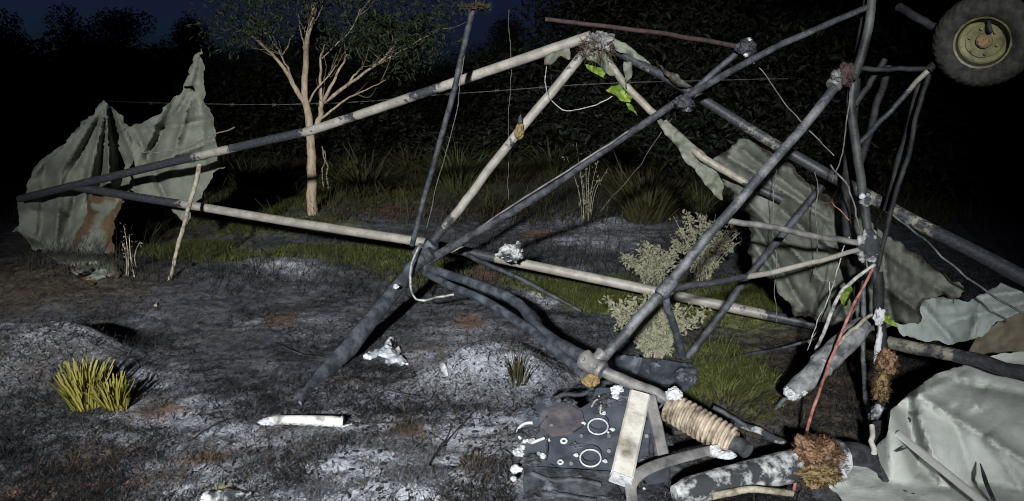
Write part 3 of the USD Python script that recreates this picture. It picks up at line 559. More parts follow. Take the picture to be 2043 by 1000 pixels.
# crumbs of char and ash
b = scatter(9000, 6, lambda x, y: .3 + .7 * patchy(x, y, 3, 58)); ico = trimesh.creation.icosphere(0)
sz = r.uniform(.002, .009, len(b)) * r.uniform(.4, 1, len(b)); vv = (np.array(ico.vertices)[None] * sz[:, None, None] * r.uniform(.5, 1.4, (len(b), 1, 3)) + b[:, None]).reshape(-1, 3)
ff = (np.array(ico.faces)[None] + (np.arange(len(b)) * 12)[:, None, None]).reshape(-1, 3)
solo("char_crumbs", (vv, ff), leafy("char_and_ash_crumbs", [(0, (.012, .012, .014)), (.72, (.05, .05, .055)), (.86, (.2, .2, .21)), (1, (.5, .5, .5))], 0, .9), "black and grey crumbs of char and ash on the ground", "char", kind="stuff")
b = scatter(900, 16, lambda x, y: .2 + .8 * patchy(x, y, 2, 88)); ico2 = trimesh.creation.icosphere(1); ivs = np.array(ico2.vertices); ms = []
sz = r.uniform(.004, .016, len(b)) * r.uniform(.4, 1, len(b)); nz = 1 + .8 * (meshkit.fbm(ivs[None] * 1.5 + r.uniform(0, 90, (len(b), 1, 3)), 2, 5) - .5)
vv = (ivs[None] * nz[..., None] * sz[:, None, None] * r.uniform(.4, 1.6, (len(b), 1, 3)) * [1, 1, .55] + b[:, None]).reshape(-1, 3); ff = (np.array(ico2.faces)[None] + (np.arange(len(b)) * len(ivs))[:, None, None]).reshape(-1, 3)
solo("char_clods", (vv, ff), leafy("clod_greys", [(0, (.014, .014, .015)), (.6, (.05, .05, .053)), (.85, (.12, .11, .10)), (1, (.34, .34, .34))], 0, .95), "small clods and burnt fragments strewn over the char", "clods", kind="stuff", smooth=False)
# burnt twigs one can pick out
for k, pts in enumerate([[(760, 775), (840, 795), (905, 785), (960, 770)], [(850, 940), (880, 890), (900, 855)], [(830, 960), (870, 905), (935, 830), (960, 800)], [(690, 640), (760, 655), (800, 668)], [(500, 480), (555, 530), (600, 570)], [(900, 770), (960, 745), (1010, 735)], [(560, 690), (640, 720), (700, 700)], [(500, 820), (420, 850), (380, 880)], [(680, 850), (720, 845), (800, 845)]]):
    solo("burnt_twig", tube(smoothpath([G(a, b_, .008) for a, b_ in pts]), .0035, .002, sides=6, step=.02, bend=.015, seed=k)[:2], M["char"], ["curved black twig on char right of the pale tube", "short black twig lying on the brightest ash", "long thin black twig crossing the ash below the red soil spot", "grey twig on char left of the black blade", "black twig lying across the ash patch under the spar", "black twig over the pale ash mound", "black twig left of the splash of melted metal", "twig on the grey ash left of the pale tube", "twig beside the right end of the pale tube"][k], "twig", smooth=True)

# ---------------------------------------------------------------- the wreck's frame
J = P(848, 512, 4.55); K = P(1188, 728, 2.82); A = P(1182, 76, 4.4); HUB = P(1686, 150, 3.3)
fr = thing("aircraft_frame", "burnt-out tubular frame of an upturned light aircraft", "aircraft wreck", [J[0], J[1], float(hgt(J[0], J[1]))])
THIN = .79
def bar(name, pts, r, mat, r2=None, burn=None, label=None, flat=1., bend=.020, rough=.05, sides=16, seed=0, smooth_path=0, flat_dir=None, step=.025):
    if smooth_path: pts = smoothpath(pts, smooth_path)
    if not isinstance(r, list): r, r2 = r * THIN, (r2 * THIN if r2 else None)
    v, f, B = tube(pts, r, r2, flat, sides, step, rough, seed, bend, flat_dir, burn)
    return part(fr, name, (v, f), M[mat], {"burn": B} if burn else None, True, label)
# wing spars
bar("wing_spar", [P(40, 396, 6.05), P(620, 262, 5.1), P(1180, 72, 4.4)], .038, "paint", burn=[(0, .95), (.33, .95), (.38, .55), (.42, .15), (.45, .55), (.485, .95), (.56, .9), (.585, .35), (.64, .42), (.66, .62), (.69, .2), (.75, .48), (.78, .72), (.81, .3), (.87, .25), (1, .35)], label="upper wing tube, black at its left end and blotched pale towards the apex", seed=1)
bar("wing_spar", [P(150, 374, 5.85), P(850, 484, 4.92), P(1690, 662, 4.12)], .040, "paint", burn=[(0, .95), (.12, .95), (.17, .6), (.2, .2), (.45, .1), (.53, .2), (.545, .75), (.56, .3), (.585, .2), (.59, .9), (.615, .9), (.62, .2), (.8, .1), (.85, .32), (.91, .45), (.94, .75), (1, .8)], label="long pale lower wing tube lying near the ground", seed=2)
bar("wing_spar", [P(1205, 88, 4.42), P(1370, 180, 4.15), P(1640, 342, 3.75), P(1850, 455, 3.4), P(2090, 575, 3.0)], .029, "paint2", r2=.042, burn=[(0, .7), (.14, .62), (.2, .8), (.26, .95), (.32, .75), (.38, .56), (.45, .5), (.5, .9), (.6, .95), (.66, .52), (.8, .55), (.85, .9), (.92, .7), (1, .95)], label="right wing tube running from the apex behind the mast, scorched and drab", seed=3)
bar("wing_spar", [P(1192, 100, 4.38), P(1300, 225, 4.2), P(1400, 315, 4.0), P(1560, 400, 3.9)], .026, "paint2", burn=[(0, .5), (.2, .3), (.5, .3), (.8, .4), (1, .9)], label="narrow pale tube from the apex to the torn fabric", seed=4)
# struts
bar("strut", [A + [0, -.02, -.02], P(1035, 262, 4.45), J + [.02, .03, .05]], .034, "paint", burn=[(0, .62), (.1, .45), (.2, .3), (.42, .22), (.47, .55), (.52, .2), (.78, .25), (.85, .50), (.93, .62), (.97, .95), (1, 1)], label="pale strut from the apex down to the black joint", seed=5)
bar("strut", [P(1732, 12, 3.4), P(1560, 88, 3.6), P(1340, 208, 3.95), P(1090, 380, 4.25), J + [-.05, -.04, -.06]], .017, "char", r2=.034, flat=.7, label="long black streamlined strut crossing the frame", seed=6, flat_dir=(.3, -.85, .4))
bar("strut_trim", [P(1255, 262, 4.02), P(1090, 366, 4.20), P(930, 476, 4.42)], .007, "greysteel", seed=16, label="bright edge strip along the black strut")
bar("strut", [P(944, 12, 4.3), P(905, 180, 4.38), P(822, 490, 4.52)], .021, "char", label="dark upright strut rising left of the pale strut", seed=7)
bar("strut", [J + [-.02, -.02, 0], P(792, 577, 4.28), P(690, 700, 3.72), P(622, 780, 3.36), G(600, 808, .01)], [(0, .036), (.22, .041), (.6, .048), (.9, .034), (1, .012)], "char_blue", flat=.5, label="broad black blade-like strut with its tip stuck in the ground", seed=8, flat_dir=(.5, -.8, .4), rough=.06)
bar("strut", [G(596, 808, .01), P(588, 830, 3.15), G(583, 850, .005)], .008, "char", .004, label="thin black tip wire over the pale tube", seed=9)
bar("strut", [HUB, P(1540, 320, 3.15), P(1330, 575, 2.95), K], .025, "steel", r2=.027, label="long grey diagonal tube from the mast fitting down to the corner joint", seed=10)
bar("brace", [J + [.02, -.05, -.06], P(950, 566, 4.1), P(1035, 600, 3.82), P(1068, 648, 3.5), P(1120, 690, 3.15), K + [-.02, .02, 0]], .034, "char_blue", label="bent blue-grey tube sagging from the joint", seed=11, smooth_path=2)
bar("brace", [J + [0, -.05, -.1], P(930, 582, 4.0), P(1020, 632, 3.62), P(1085, 672, 3.3), P(1165, 748, 2.9)], .028, "char_blue", label="second bent tube under the sagging one", seed=12, smooth_path=2)
bar("brace", [P(915, 503, 4.75), P(1035, 555, 4.5), G(1158, 622, .03)], .022, "char", .014, label="thin dark tube slanting to the ground behind the sagging tube", seed=13)
bar("brace", [P(1448, 440, 3.15), P(1600, 465, 3.2), P(1728, 490, 3.25)], .017, "greysteel", label="upper horizontal brace", seed=14)
bar("brace", [P(1338, 576, 2.96), P(1530, 545, 3.1), P(1728, 494, 3.24)], .018, "paint", .013, burn=[(0, 1), (.3, .9), (.42, .35), (.7, .3), (.85, .45), (1, .2)], label="lower brace, pale towards the mast", seed=15)
bar("brace", [P(1326, 584, 2.96), P(1345, 650, 3.05), P(1362, 715, 3.2)], .019, "char_blue", label="short dark leg under the diagonal tube", seed=17)
bar("brace", [P(1640, 372, 3.7), P(1520, 520, 3.6), P(1372, 712, 3.5)], .024, "char", label="black brace slanting behind the diagonal tube", seed=18)
bar("brace", [G(1372, 735, .02), P(1560, 695, 3.75), P(1690, 660, 3.7)], .010, "char", label="thin black rod low above the ground", seed=19)
bar("brace", [P(1200, 738, 2.80), P(1335, 800, 2.66)], .030, "greysteel", label="short grey tube between corner joint and spring", seed=20)
bar("brace", [P(1490, 90, 4.0), P(1380, 185, 4.05), P(1200, 300, 4.3)], .020, "char", label="second dark tube alongside the long black strut", seed=21)
bar("brace", [P(1090, 40, 4.7), P(1300, 65, 4.5), P(1480, 95, 4.05)], .016, "redchar", label="reddish burnt tube above the apex", seed=22)
bar("brace", [P(1470, 845, 2.9), P(1570, 885, 2.75)], .018, "ashmetal", label="ash-specked tube beyond the spring", seed=23)
bar("brace", [P(1420, 815, 2.95), P(1600, 900, 2.75)], .014, "char", seed=24)
bar("brace", [P(1770, 684, 3.15), P(1900, 706, 2.98), P(2080, 752, 2.72)], .036, "paint2", burn=[(0, .35), (.1, .45), (.25, .52), (.4, .48), (.6, .62), (.75, .9), (1, .95)], label="wide brassy black tube above the white tarp", seed=25)
bar("brace", [P(1500, 860, 3.05), P(1620, 745, 3.2), P(1740, 655, 3.3)], .013, "steel", label="thin rod behind the ash-grey muffler", seed=26)
bar("brace", [P(1330, 800, 2.72), P(1300, 830, 2.7), P(1345, 770, 3.0)], .006, "char", seed=29)
# mast at the right and its thin braces
bar("mast", [P(1748, -25, 3.42), P(1725, 90, 3.36), P(1692, 182, 3.3), P(1704, 290, 3.3), P(1724, 392, 3.3), P(1738, 500, 3.28), P(1748, 560, 3.26)], .024, "mastpaint", label="grey mast tube at the right, slightly bent", seed=30, smooth_path=1)
bar("mast", [P(1735, -25, 3.5), P(1715, 110, 3.48), P(1686, 330, 3.5), P(1692, 470, 3.5), P(1712, 600, 3.5)], .026, "soot", label="black mast tube behind the grey one", seed=31, smooth_path=1)
bar("mast", [P(1748, 545, 3.27), P(1756, 640, 3.2), P(1764, 720, 3.1), P(1752, 830, 2.95), P(1748, 870, 2.8)], .030, "soot", .034, label="black foot of the mast", seed=32, rough=.12)
bar("mast", [P(1724, 560, 3.32), P(1722, 700, 3.3), P(1726, 800, 3.12), P(1738, 850, 2.9)], .014, "steel", label="thin dull rod beside the foot of the mast", seed=33)
for k, (pts, rr, mt, lab) in enumerate([([P(1848, 142, 3.25), P(1790, 210, 3.3), P(1700, 300, 3.4)], .014, "paint2", "thin brace with a pale yellow upper end"), ([P(1850, 145, 3.3), P(1812, 300, 3.3), P(1772, 455, 3.28), P(1752, 540, 3.26)], .013, "soot", "long thin brace right of the mast"),
        ([P(1838, 150, 3.4), P(1800, 300, 3.42), P(1768, 420, 3.4)], .017, "soot", None), ([P(1715, 138, 3.35), P(1850, 136, 3.28)], .014, "soot", None), ([P(1775, 130, 3.4), P(1715, 330, 3.45)], .020, "soot", None),
        ([P(1765, 120, 3.4), P(1705, 210, 3.38)], .016, "soot", None), ([P(1850, 138, 3.34), P(1905, 110, 3.34), P(1950, 88, 3.30)], .022, "soot", "axle stub of the wheel"), ([P(1790, 10, 3.4), P(1850, 50, 3.42), P(1900, 62, 3.40)], .022, "soot", None), ([P(1970, -30, 3.18), P(1976, 66, 3.16)], .011, "soot", None)]):
    bar("mast_brace", pts, rr, mt, seed=40 + k, label=lab, burn=[(0, .3), (.3, .62), (.5, .9), (1, .95)] if mt == "paint2" else None)
# cables
for k, (pts, rr, mt) in enumerate([([P(1498, 118, 3.9), P(1590, 235, 3.6), P(1665, 312, 3.45)], .0035, "greysteel"), ([P(1016, 20, 4.6), P(1018, 220, 4.6), P(1012, 400, 4.7)], .002, "wire"), ([P(932, 60, 4.32), P(905, 260, 4.4), P(850, 455, 4.5)], .003, "wire"),
        ([P(1092, 120, 4.4), P(1082, 180, 4.3), P(1110, 218, 4.25), P(1145, 224, 4.25), P(1200, 208, 4.3), P(1240, 180, 4.35)], .0035, "palewire"), ([P(1340, 240, 4.05), P(1270, 340, 4.4), P(1195, 425, 4.8)], .003, "wire"), ([P(1780, 425, 3.35), P(1900, 530, 3.1), P(2060, 640, 2.85)], .006, "steel"),
        ([P(1548, 330, 3.7), P(1545, 470, 3.7), P(1548, 640, 3.7)], .003, "wire"), ([P(1630, 340, 3.6), P(1632, 470, 3.6), P(1625, 560, 3.6)], .003, "wire"), ([P(1695, 470, 3.3), P(1650, 610, 3.35), P(1615, 690, 3.4)], .0035, "palewire"), ([P(1660, 560, 3.3), P(1630, 640, 3.35), P(1612, 700, 3.4)], .003, "palewire"),
        ([P(1700, 150, 3.25), P(1680, 300, 3.3), P(1665, 360, 3.35)], .004, "wire"), ([P(280, 305, 5.5), P(350, 300, 5.45), P(470, 252, 5.4)], .006, "wire"), ([P(1660, 330, 3.3), P(1700, 395, 3.3), P(1722, 470, 3.25), P(1735, 540, 3.2)], .005, "wire"), ([P(1690, 440, 3.2), P(1660, 400, 3.3), P(1640, 405, 3.4)], .003, "redwire")]):
    bar("cable", pts, rr, mt, seed=60 + k, sides=6, bend=.03, rough=0, smooth_path=1)
bar("cable", [P(836, 492, 4.4), P(822, 520, 4.35), P(816, 560, 4.3), P(822, 596, 4.25), P(850, 600, 4.25), P(905, 588, 4.3)], .008, "palewire", label="white crusted cord hanging from the black joint", seed=80, rough=.5, bend=.02, sides=8, smooth_path=1)
bar("cable", [P(1742, 528, 3.2), P(1690, 565, 3.15), P(1660, 620, 3.12), P(1640, 675, 3.15), P(1615, 740, 3.2)], .010, "palewire", label="ash-white wire drooping from the mast", seed=81, rough=.35, bend=.02, sides=8, smooth_path=1)
bar("cable", [P(1740, 535, 3.15), P(1712, 590, 3.1), P(1690, 640, 3.02), P(1640, 760, 2.85), P(1605, 870, 2.68), P(1582, 985, 2.5)], .008, "redwire", label="red wire hanging down from the mast to the ground", seed=82, rough=.2, bend=.02, sides=8, smooth_path=1)
bar("cable", [P(1668, 690, 2.95), P(1700, 660, 3.0), P(1740, 625, 3.05)], .010, "wood", label="split pale end of the red wire", seed=83, rough=.4, bend=.02, sides=7)
bar("cable", [P(1730, 540, 3.2), P(1705, 620, 3.15), P(1650, 700, 3.2), P(1600, 745, 3.3)], .006, "char", seed=84, sides=7, bend=.02)
# joints, fittings and crusted lumps
def knob(name, px, py, Y, r3, mat, seed, amp=.35, label=None, sub=3): return part(fr, name, lump(P(px, py, Y), *r3, seed, amp, sub), M[mat], None, True, label)
def sleeve(name, c, d, ln, r, mat, label=None, seed=0, nb=2, rough=.12):
    """a clamp sleeve round a tube: thick short tube with lips and bolt heads"""
    d = np.asarray(d, float); d = d / np.linalg.norm(d); c = np.asarray(c, float); a, b_ = c - d * ln / 2, c + d * ln / 2
    v, f, B = tube([a, c, b_], [(0, r * .86), (.06, r), (.2, r), (.24, r * .93), (.76, r * .93), (.8, r), (.94, r), (1, r * .86)], sides=16, step=.008, rough=rough, seed=seed)
    q = part(fr, name, (v, f), M[mat], None, 40, label); tc = EYE - c; tc = tc - d * np.dot(tc, d); tc /= np.linalg.norm(tc)
    for k in range(nb):
        o = c + d * ln * (.28 if k else -.28); part(fr, "bolt", tube([o + tc * (r - .004), o + tc * (r + .010)], .008, sides=6, step=.007)[:2], M[mat])
    return q
knob("joint_fitting", 842, 512, 4.52, (.055, .045, .075), "char", 1, .6, "lumpy black joint where the struts meet", 4)
sleeve("joint_fitting", J + [-.03, -.05, -.02], P(930, 455, 4.45) - J, .24, .044, "char", None, 2, 2)
sleeve("joint_fitting", J + [.01, -.02, .03], A - J, .16, .046, "char_blue", None, 3, 2)
knob("joint_fitting", 1196, 84, 4.36, (.075, .06, .05), "greysteel", 2, .8, "crusted apex fitting", 4)
sleeve("joint_fitting", P(1182, 728, 2.80), P(1200, 738, 2.80) - P(1160, 712, 2.86), .105, .042, "greysteel", "grey corner joint sleeve", 4, 2)
sleeve("joint_fitting", P(1196, 714, 2.81), HUB - K, .06, .032, "greysteel", None, 5, 0)
sleeve("joint_fitting", P(1672, 160, 3.28), HUB - P(1540, 320, 3.15), .08, .034, "greysteel", "pale clamp at the top of the long grey diagonal", 6, 1)
knob("joint_fitting", 1688, 152, 3.27, (.035, .04, .045), "redchar", 4, .7, "rust-tinted mast fitting", 4)
sleeve("joint_fitting", P(1330, 574, 2.94), HUB - K, .085, .031, "steel", None, 7, 1)
knob("joint_fitting", 1732, 492, 3.24, (.05, .045, .07), "ashmetal", 6, .4)
knob("joint_fitting", 1728, 398, 3.28, (.03, .03, .03), "ashmetal", 7, .4)
knob("joint_fitting", 1754, 632, 3.12, (.022, .022, .040), "whitemelt", 8, .5, "white crusted clamp on the mast")
knob("joint_fitting", 1668, 150, 3.25, (.022, .02, .022), "greysteel", 9, .4)
knob("melted_crust", 1720, 392, 3.24, (.013, .013, .013), "whitemelt", 10)
knob("melted_crust", 1494, 82, 3.95, (.020, .02, .016), "chrome", 11, .5, "bright bare metal bit on top of the black strut")
knob("melted_crust", 1490, 96, 3.95, (.05, .04, .045), "char", 111, .5)
knob("melted_crust", 1488, 110, 3.92, (.012, .012, .010), "chrome", 12, .5)
knob("melted_crust", 790, 572, 4.2, (.017, .015, .014), "whitemelt", 13, .4, "white bead on the black blade")
knob("melted_crust", 1018, 506, 4.55, (.075, .055, .048), "ashmetal", 14, .6, "crumpled grey-white melt clinging to the long pale tube", 4)
knob("melted_crust", 1034, 494, 4.50, (.016, .016, .036), "ashmetal", 15, .6)
knob("melted_crust", 1012, 518, 4.48, (.03, .02, .014), "ashmetal", 115, .6)
knob("melted_crust", 1768, 725, 3.02, (.038, .035, .055), "rust", 16, .55, "orange rusty crust on the foot of the mast", 4)
knob("melted_crust", 1758, 775, 2.98, (.026, .026, .075), "ochre", 17, .6, "ochre foam crust below the orange one", 4)
knob("melted_crust", 1752, 830, 2.88, (.04, .035, .05), "ashmetal", 18, .6)
knob("melted_crust", 1752, 690, 3.05, (.012, .012, .09), "whitemelt", 19, .5)
knob("melted_crust", 950, 14, 4.3, (.05, .04, .018), "redchar", 20, .7, "brown burnt crust on top of the dark upright strut", 4)
knob("melted_crust", 1036, 262, 4.40, (.025, .03, .045), "ochre", 21, .6, "brown and violet crust on the pale strut")
knob("melted_crust", 1038, 240, 4.40, (.012, .02, .03), "char_blue", 22, .6)
knob("melted_crust", 1365, 205, 3.9, (.05, .05, .04), "char", 23, .6)
knob("melted_crust", 1371, 212, 3.86, (.012, .01, .025), "greysteel", 123, .6)
knob("melted_crust", 1178, 790 - 32, 2.75, (.035, .03, .025), "ochre", 24, .5)
part(fr, "black_stub", tube([P(1775, 832, 2.8), P(1815, 845, 2.78), P(1855, 852, 2.76)], .026, .022, sides=12, rough=.25, seed=91)[:2], M["char"], None, True, "charred stub sticking out of the mast over the tarp")
bar("mast", [P(1756, 850, 2.80), P(1754, 920, 2.66), P(1752, 1030, 2.42)], .042, "char", .05, label="thick black lower end of the mast in front of the tarp", seed=92, rough=.12)
bar("mast", [P(1672, 908, 2.62), P(1715, 905, 2.64), P(1752, 930, 2.64), P(1765, 985, 2.5), P(1830, 1000, 2.44)], .062, "char", .03, label="thick black elbow pipe", seed=93, rough=.1, smooth_path=2)
bar("mast", [P(1738, 850, 2.72), P(1742, 905, 2.6)], .013, "cream", label="pale strip on the black mast end", seed=94)
# shredded fabric edge on the narrow tube and the apex
for k, (poly, Y) in enumerate([([(1090, 110), (1120, 98), (1138, 92), (1136, 118), (1122, 112), (1100, 130), (1085, 128)], 4.36), ([(1165, 96), (1200, 105), (1240, 150), (1215, 150), (1190, 128), (1170, 118)], 4.3), ([(1300, 228), (1345, 255), (1420, 318), (1445, 370), (1440, 400), (1420, 385), (1395, 350), (1370, 325), (1335, 275)], 4.02),
                            ([(1245, 125), (1262, 122), (1262, 148), (1250, 165), (1248, 185)], 4.2), ([(1310, 130), (1350, 150), (1380, 175), (1350, 172)], 4.1), ([(1215, 70), (1260, 95), (1300, 128), (1270, 118), (1230, 100)], 4.3)]):
    v, f, B = sheet(poly, lambda x, y, Y=Y: Y, lambda x, y, k=k: .05 * ridge(x, y, 1, 1, 18, k), 200 + k, 5, 4, edge_burn=.35); part(fr, "fabric_shred", (v, f), M["cloth_left" if k != 4 else "cloth_wing"], {"burn": B}, True)
# wheel
WC = P(1963, 82, 3.2); WS = .93; wax = (EYE + [-.75, 0, -.85] - WC); wax /= np.linalg.norm(wax); wx = np.cross(wax, [0, 0, 1.0]); wx /= np.linalg.norm(wx); wy = np.cross(wx, wax)
def wheel_pts(profile, n=64, closed=True):
    pr = np.array(profile, float); a = np.arange(n) * 2 * np.pi / n
    pr = pr * WS; v = (WC + wax * pr[:, 1][:, None, None] + pr[:, 0][:, None, None] * (np.cos(a)[None, :, None] * wx + np.sin(a)[None, :, None] * wy)).reshape(-1, 3); m = len(pr); f = []
    for i in range(m if closed else m - 1):
        for j in range(n):
            p, q, s, t = i * n + j, i * n + (j + 1) % n, ((i + 1) % m) * n + (j + 1) % n, ((i + 1) % m) * n + j; f += [[p, s, q], [p, t, s]]
    return v, np.array(f)
ang = np.linspace(0, 2 * np.pi, 20, endpoint=False)
wh = UsdGeom.Xform.Define(stage, path_for(fr, "wheel")).GetPath().pathString; tag(stage.GetPrimAtPath(wh), "tail-up wheel with a yellowed rim and scorched tyre")
tyre = wheel_pts([(.150 + .052 * math.cos(a) * (1 + .02 * math.cos(5 * a)), .062 * math.sin(a)) for a in np.linspace(0, 2 * np.pi, 40, endpoint=False)], 216); tv = tyre[0]; tq = (tv - WC); ta_ = np.arctan2(tq @ wy, tq @ wx); tr_ = np.hypot(tq @ wx, tq @ wy); tv = tv + (tq / np.linalg.norm(tq, axis=1, keepdims=True)) * (.0016 * np.sign(np.sin(ta_ * 36 + 9 * (tq @ wax) / .06)) * (tr_ > .155))[:, None] + wax * .006 * (meshkit.fbm(tv * 50, 3, 2)[:, None] - .5)
part(wh, "tyre", (tv, tyre[1]), M["rubber"], None, True)
part(wh, "rim", wheel_pts([(.104, .040), (.114, .043), (.116, .034), (.106, .016), (.094, -.010), (.072, -.014), (.072, -.026), (.098, -.026), (.112, -.03), (.104, -.03)]), M["brassrim"], None, 40)
part(wh, "hub", wheel_pts([(.001, .006), (.028, .006), (.032, .002), (.034, -.008), (.072, -.004), (.074, -.012), (.03, -.04), (.001, -.04)], closed=False), M["brassrim"], None, 40)
part(wh, "hub_cap", wheel_pts([(.001, .014), (.022, .014), (.024, .002), (.001, .002)], 32, False), M["rust"], None, 40)
for k in range(6):
    a = k * 2 * np.pi / 6 + .3; c = WC + (math.cos(a) * wx + math.sin(a) * wy) * .053 + wax * -.006; part(wh, "bolt", tube([c, c + wax * .012], .007, sides=6, step=.012)[:2], M["brassrim"])
# spring
s0, s1 = P(1338, 812, 2.66), P(1458, 882, 2.5); ax = (s1 - s0) / np.linalg.norm(s1 - s0); sa = np.cross(ax, [0, 0, 1.0]); sa /= np.linalg.norm(sa); sb = np.cross(ax, sa)
nt = 12; th = np.linspace(0, nt * 2 * np.pi, nt * 22); hel = s0 + (s1 - s0) * (th / th[-1])[:, None] + .054 * (np.cos(th)[:, None] * sa + np.sin(th)[:, None] * sb)
sp = UsdGeom.Xform.Define(stage, path_for(fr, "suspension_spring")).GetPath().pathString; tag(stage.GetPrimAtPath(sp), "beige coil spring, ash-dusted at its upper end")
part(sp, "coil", tube(hel, .0075, sides=8, step=.012)[:2], M["spring"], None, True); part(sp, "core", tube([s0 - ax * .01, s1 + ax * .01], .047, sides=24, step=.02, rough=.02)[:2], M["spring"], None, True)
part(sp, "spring_cap", lump(P(1345, 786, 2.62), .030, .03, .024, 5, .5), M["whitemelt"], None, True)
bar("shock_body", [s1 + ax * .005, P(1492, 900, 2.45)], .040, "char", .036, seed=95, label="black shock absorber body below the spring")
part(fr, "end_clamp", join(lump(P(1424, 900, 2.46), .026, .024, .02, 6, .4), lump(P(1450, 908, 2.44), .034, .02, .014, 7, .4)), M["whitemelt"], None, True, "white crusted clamp on the flat strap")
strap = smoothpath([P(1262, 1000, 2.22), P(1256, 962, 2.26), P(1288, 935, 2.32), P(1350, 915, 2.40), P(1425, 897, 2.46)])
part(fr, "strap", tube(strap, .022, .018, .25, 12, .02, .04, 3, flat_dir=(.3, -.5, .8))[:2], M["greysteel"], None, True, "curved flat grey strap")

# ---------------------------------------------------------------- parts lying about the wreck
# instrument panel: tilted plate
pc = P(1140, 1010, 2.34); pa, pb = P(1060, 800, 2.80), P(1262, 782, 2.80); pn = np.cross(pb - pa, pc - pa); pn /= np.linalg.norm(pn)
if np.dot(pn, EYE - pa) < 0: pn = -pn
def onp(px, py, lift=0.):
    d = ray(px, py); o = pa + pn * lift; return EYE + d * (np.dot(o - EYE, pn) / np.dot(d, pn))
pu = (pb - pa) / np.linalg.norm(pb - pa); pw = np.cross(pn, pu)
ip = thing("instrument_panel", "sooty instrument panel with two white gauge rings lying at the bottom", "instrument panel", [*(onp(1140, 900)[:2]), float(hgt(*onp(1140, 900)[:2]))])
def plate(outline, th, lift, seed, amp=.006, step=.014):
    q = np.array([onp(a, b_, lift) for a, b_ in outline]); u, w = (q - pa) @ pu, (q - pa) @ pw; pg = Polygon(np.stack([u, w], 1)).buffer(.004).buffer(-.002)
    x0, y0, x1, y1 = pg.bounds; xs, ys = np.meshgrid(np.arange(x0, x1, step), np.arange(y0, y1, step)); ins = np.stack([xs.ravel(), ys.ravel()], 1); ins = ins[shapely.contains_xy(pg.buffer(-step * .4), ins[:, 0], ins[:, 1])]
    m = int(pg.exterior.length / step * 1.5); bd = np.array([pg.exterior.interpolate(k / m, normalized=True).coords[0] for k in range(m)]); pts = np.vstack([bd, ins])
    tri = Delaunay(pts).simplices; c = pts[tri].mean(1); tri = tri[shapely.contains_xy(pg, c[:, 0], c[:, 1])]
    z = lift + amp * 2 * (meshkit.fbm(np.column_stack([pts * 9, np.full(len(pts), seed)]), 4, seed) - .5)
    top = pa + pts[:, :1] * pu + pts[:, 1:] * pw + z[:, None] * pn; n = len(pts)
    cr = np.cross(top[tri[:, 1]] - top[tri[:, 0]], top[tri[:, 2]] - top[tri[:, 0]]) @ pn; tri[cr < 0] = tri[cr < 0][:, ::-1]
    V = np.vstack([top, top - pn * th]); e = np.vstack([tri[:, [0, 1]], tri[:, [1, 2]], tri[:, [2, 0]]]); have = set(map(tuple, e)); be = np.array([x for x in e if (x[1], x[0]) not in have])
    return V, np.vstack([tri, tri[:, ::-1] + n, np.stack([be[:, 1], be[:, 0], be[:, 0] + n], 1), np.stack([be[:, 1], be[:, 0] + n, be[:, 1] + n], 1)])
part(ip, "panel", plate([(1048, 850), (1060, 815), (1085, 800), (1160, 815), (1180, 800), (1190, 775), (1255, 775), (1300, 785), (1318, 850), (1338, 915), (1265, 930), (1240, 985), (1210, 1040), (1050, 1045), (1042, 930)], .13, 0, 3, .013), M["panel"], None, 30)
part(ip, "cover_plate", plate([(1080, 820), (1120, 800), (1160, 820), (1166, 845), (1140, 862), (1100, 868), (1078, 850)], .012, .016, 5, .006), speckle("purplish_burnt_plate", (.045, .042, .05), (.10, .09, .095), 16, .6, .4), None, 30)
part(ip, "lower_plate", plate([(1046, 930), (1120, 938), (1215, 940), (1240, 985), (1212, 1044), (1050, 1046)], .02, .018, 7, .012), M["char"], None, 30)
def ring(px, py, rad, wr, mat, name, a0=0, a1=2 * math.pi, lift=.012, label=None, sides=8, rough=.15):
    c = onp(px, py, lift); a = np.linspace(a0, a1, 60); q = c + rad * (np.cos(a)[:, None] * pu + np.sin(a)[:, None] * pw); part(ip, name, tube(q, wr, sides=sides, step=.008, rough=rough, seed=int(px))[:2], M[mat], None, True, label)
for px, py in ((1193, 851), (1178, 914)):
    ring(px, py, .038, .0033, "whitemelt", "gauge_ring", lift=.026)
    a_ = np.linspace(0, 2 * np.pi, 41)[:-1]; cc = onp(px, py, 0.)
    prof = [(.042, .0), (.041, .024), (.034, .024), (.033, .004)]; V = np.vstack([cc + pn * z_ + r_ * (np.cos(a_)[:, None] * pu + np.sin(a_)[:, None] * pw) for r_, z_ in prof] + [(cc + pn * .004)[None]])
    F = [[i * 40 + q, i * 40 + (q + 1) % 40, (i + 1) * 40 + (q + 1) % 40] for i in range(3) for q in range(40)] + [[i * 40 + q, (i + 1) * 40 + (q + 1) % 40, (i + 1) * 40 + q] for i in range(3) for q in range(40)] + [[120 + q, 120 + (q + 1) % 40, 160] for q in range(40)]
    part(ip, "gauge_bezel", (V, np.array(F)), M["panel"], None, 40)
    for dx in (-1, 1): part(ip, "ring_lug", lump(onp(px + dx * 29, py + 6 * dx, .012), .010, .008, .007, px, .5, 2), M["whitemelt"], None, True)
ring(1056, 862, .045, .006, "whitemelt", "broken_ring", 1.2, 3.9, .015, "broken white half ring at the left edge of the panel")
ring(1125, 880, .011, .0045, "whitemelt", "small_ring", lift=.01, rough=.4); ring(1118, 922, .009, .004, "ashmetal", "small_ring", lift=.01, rough=.4)
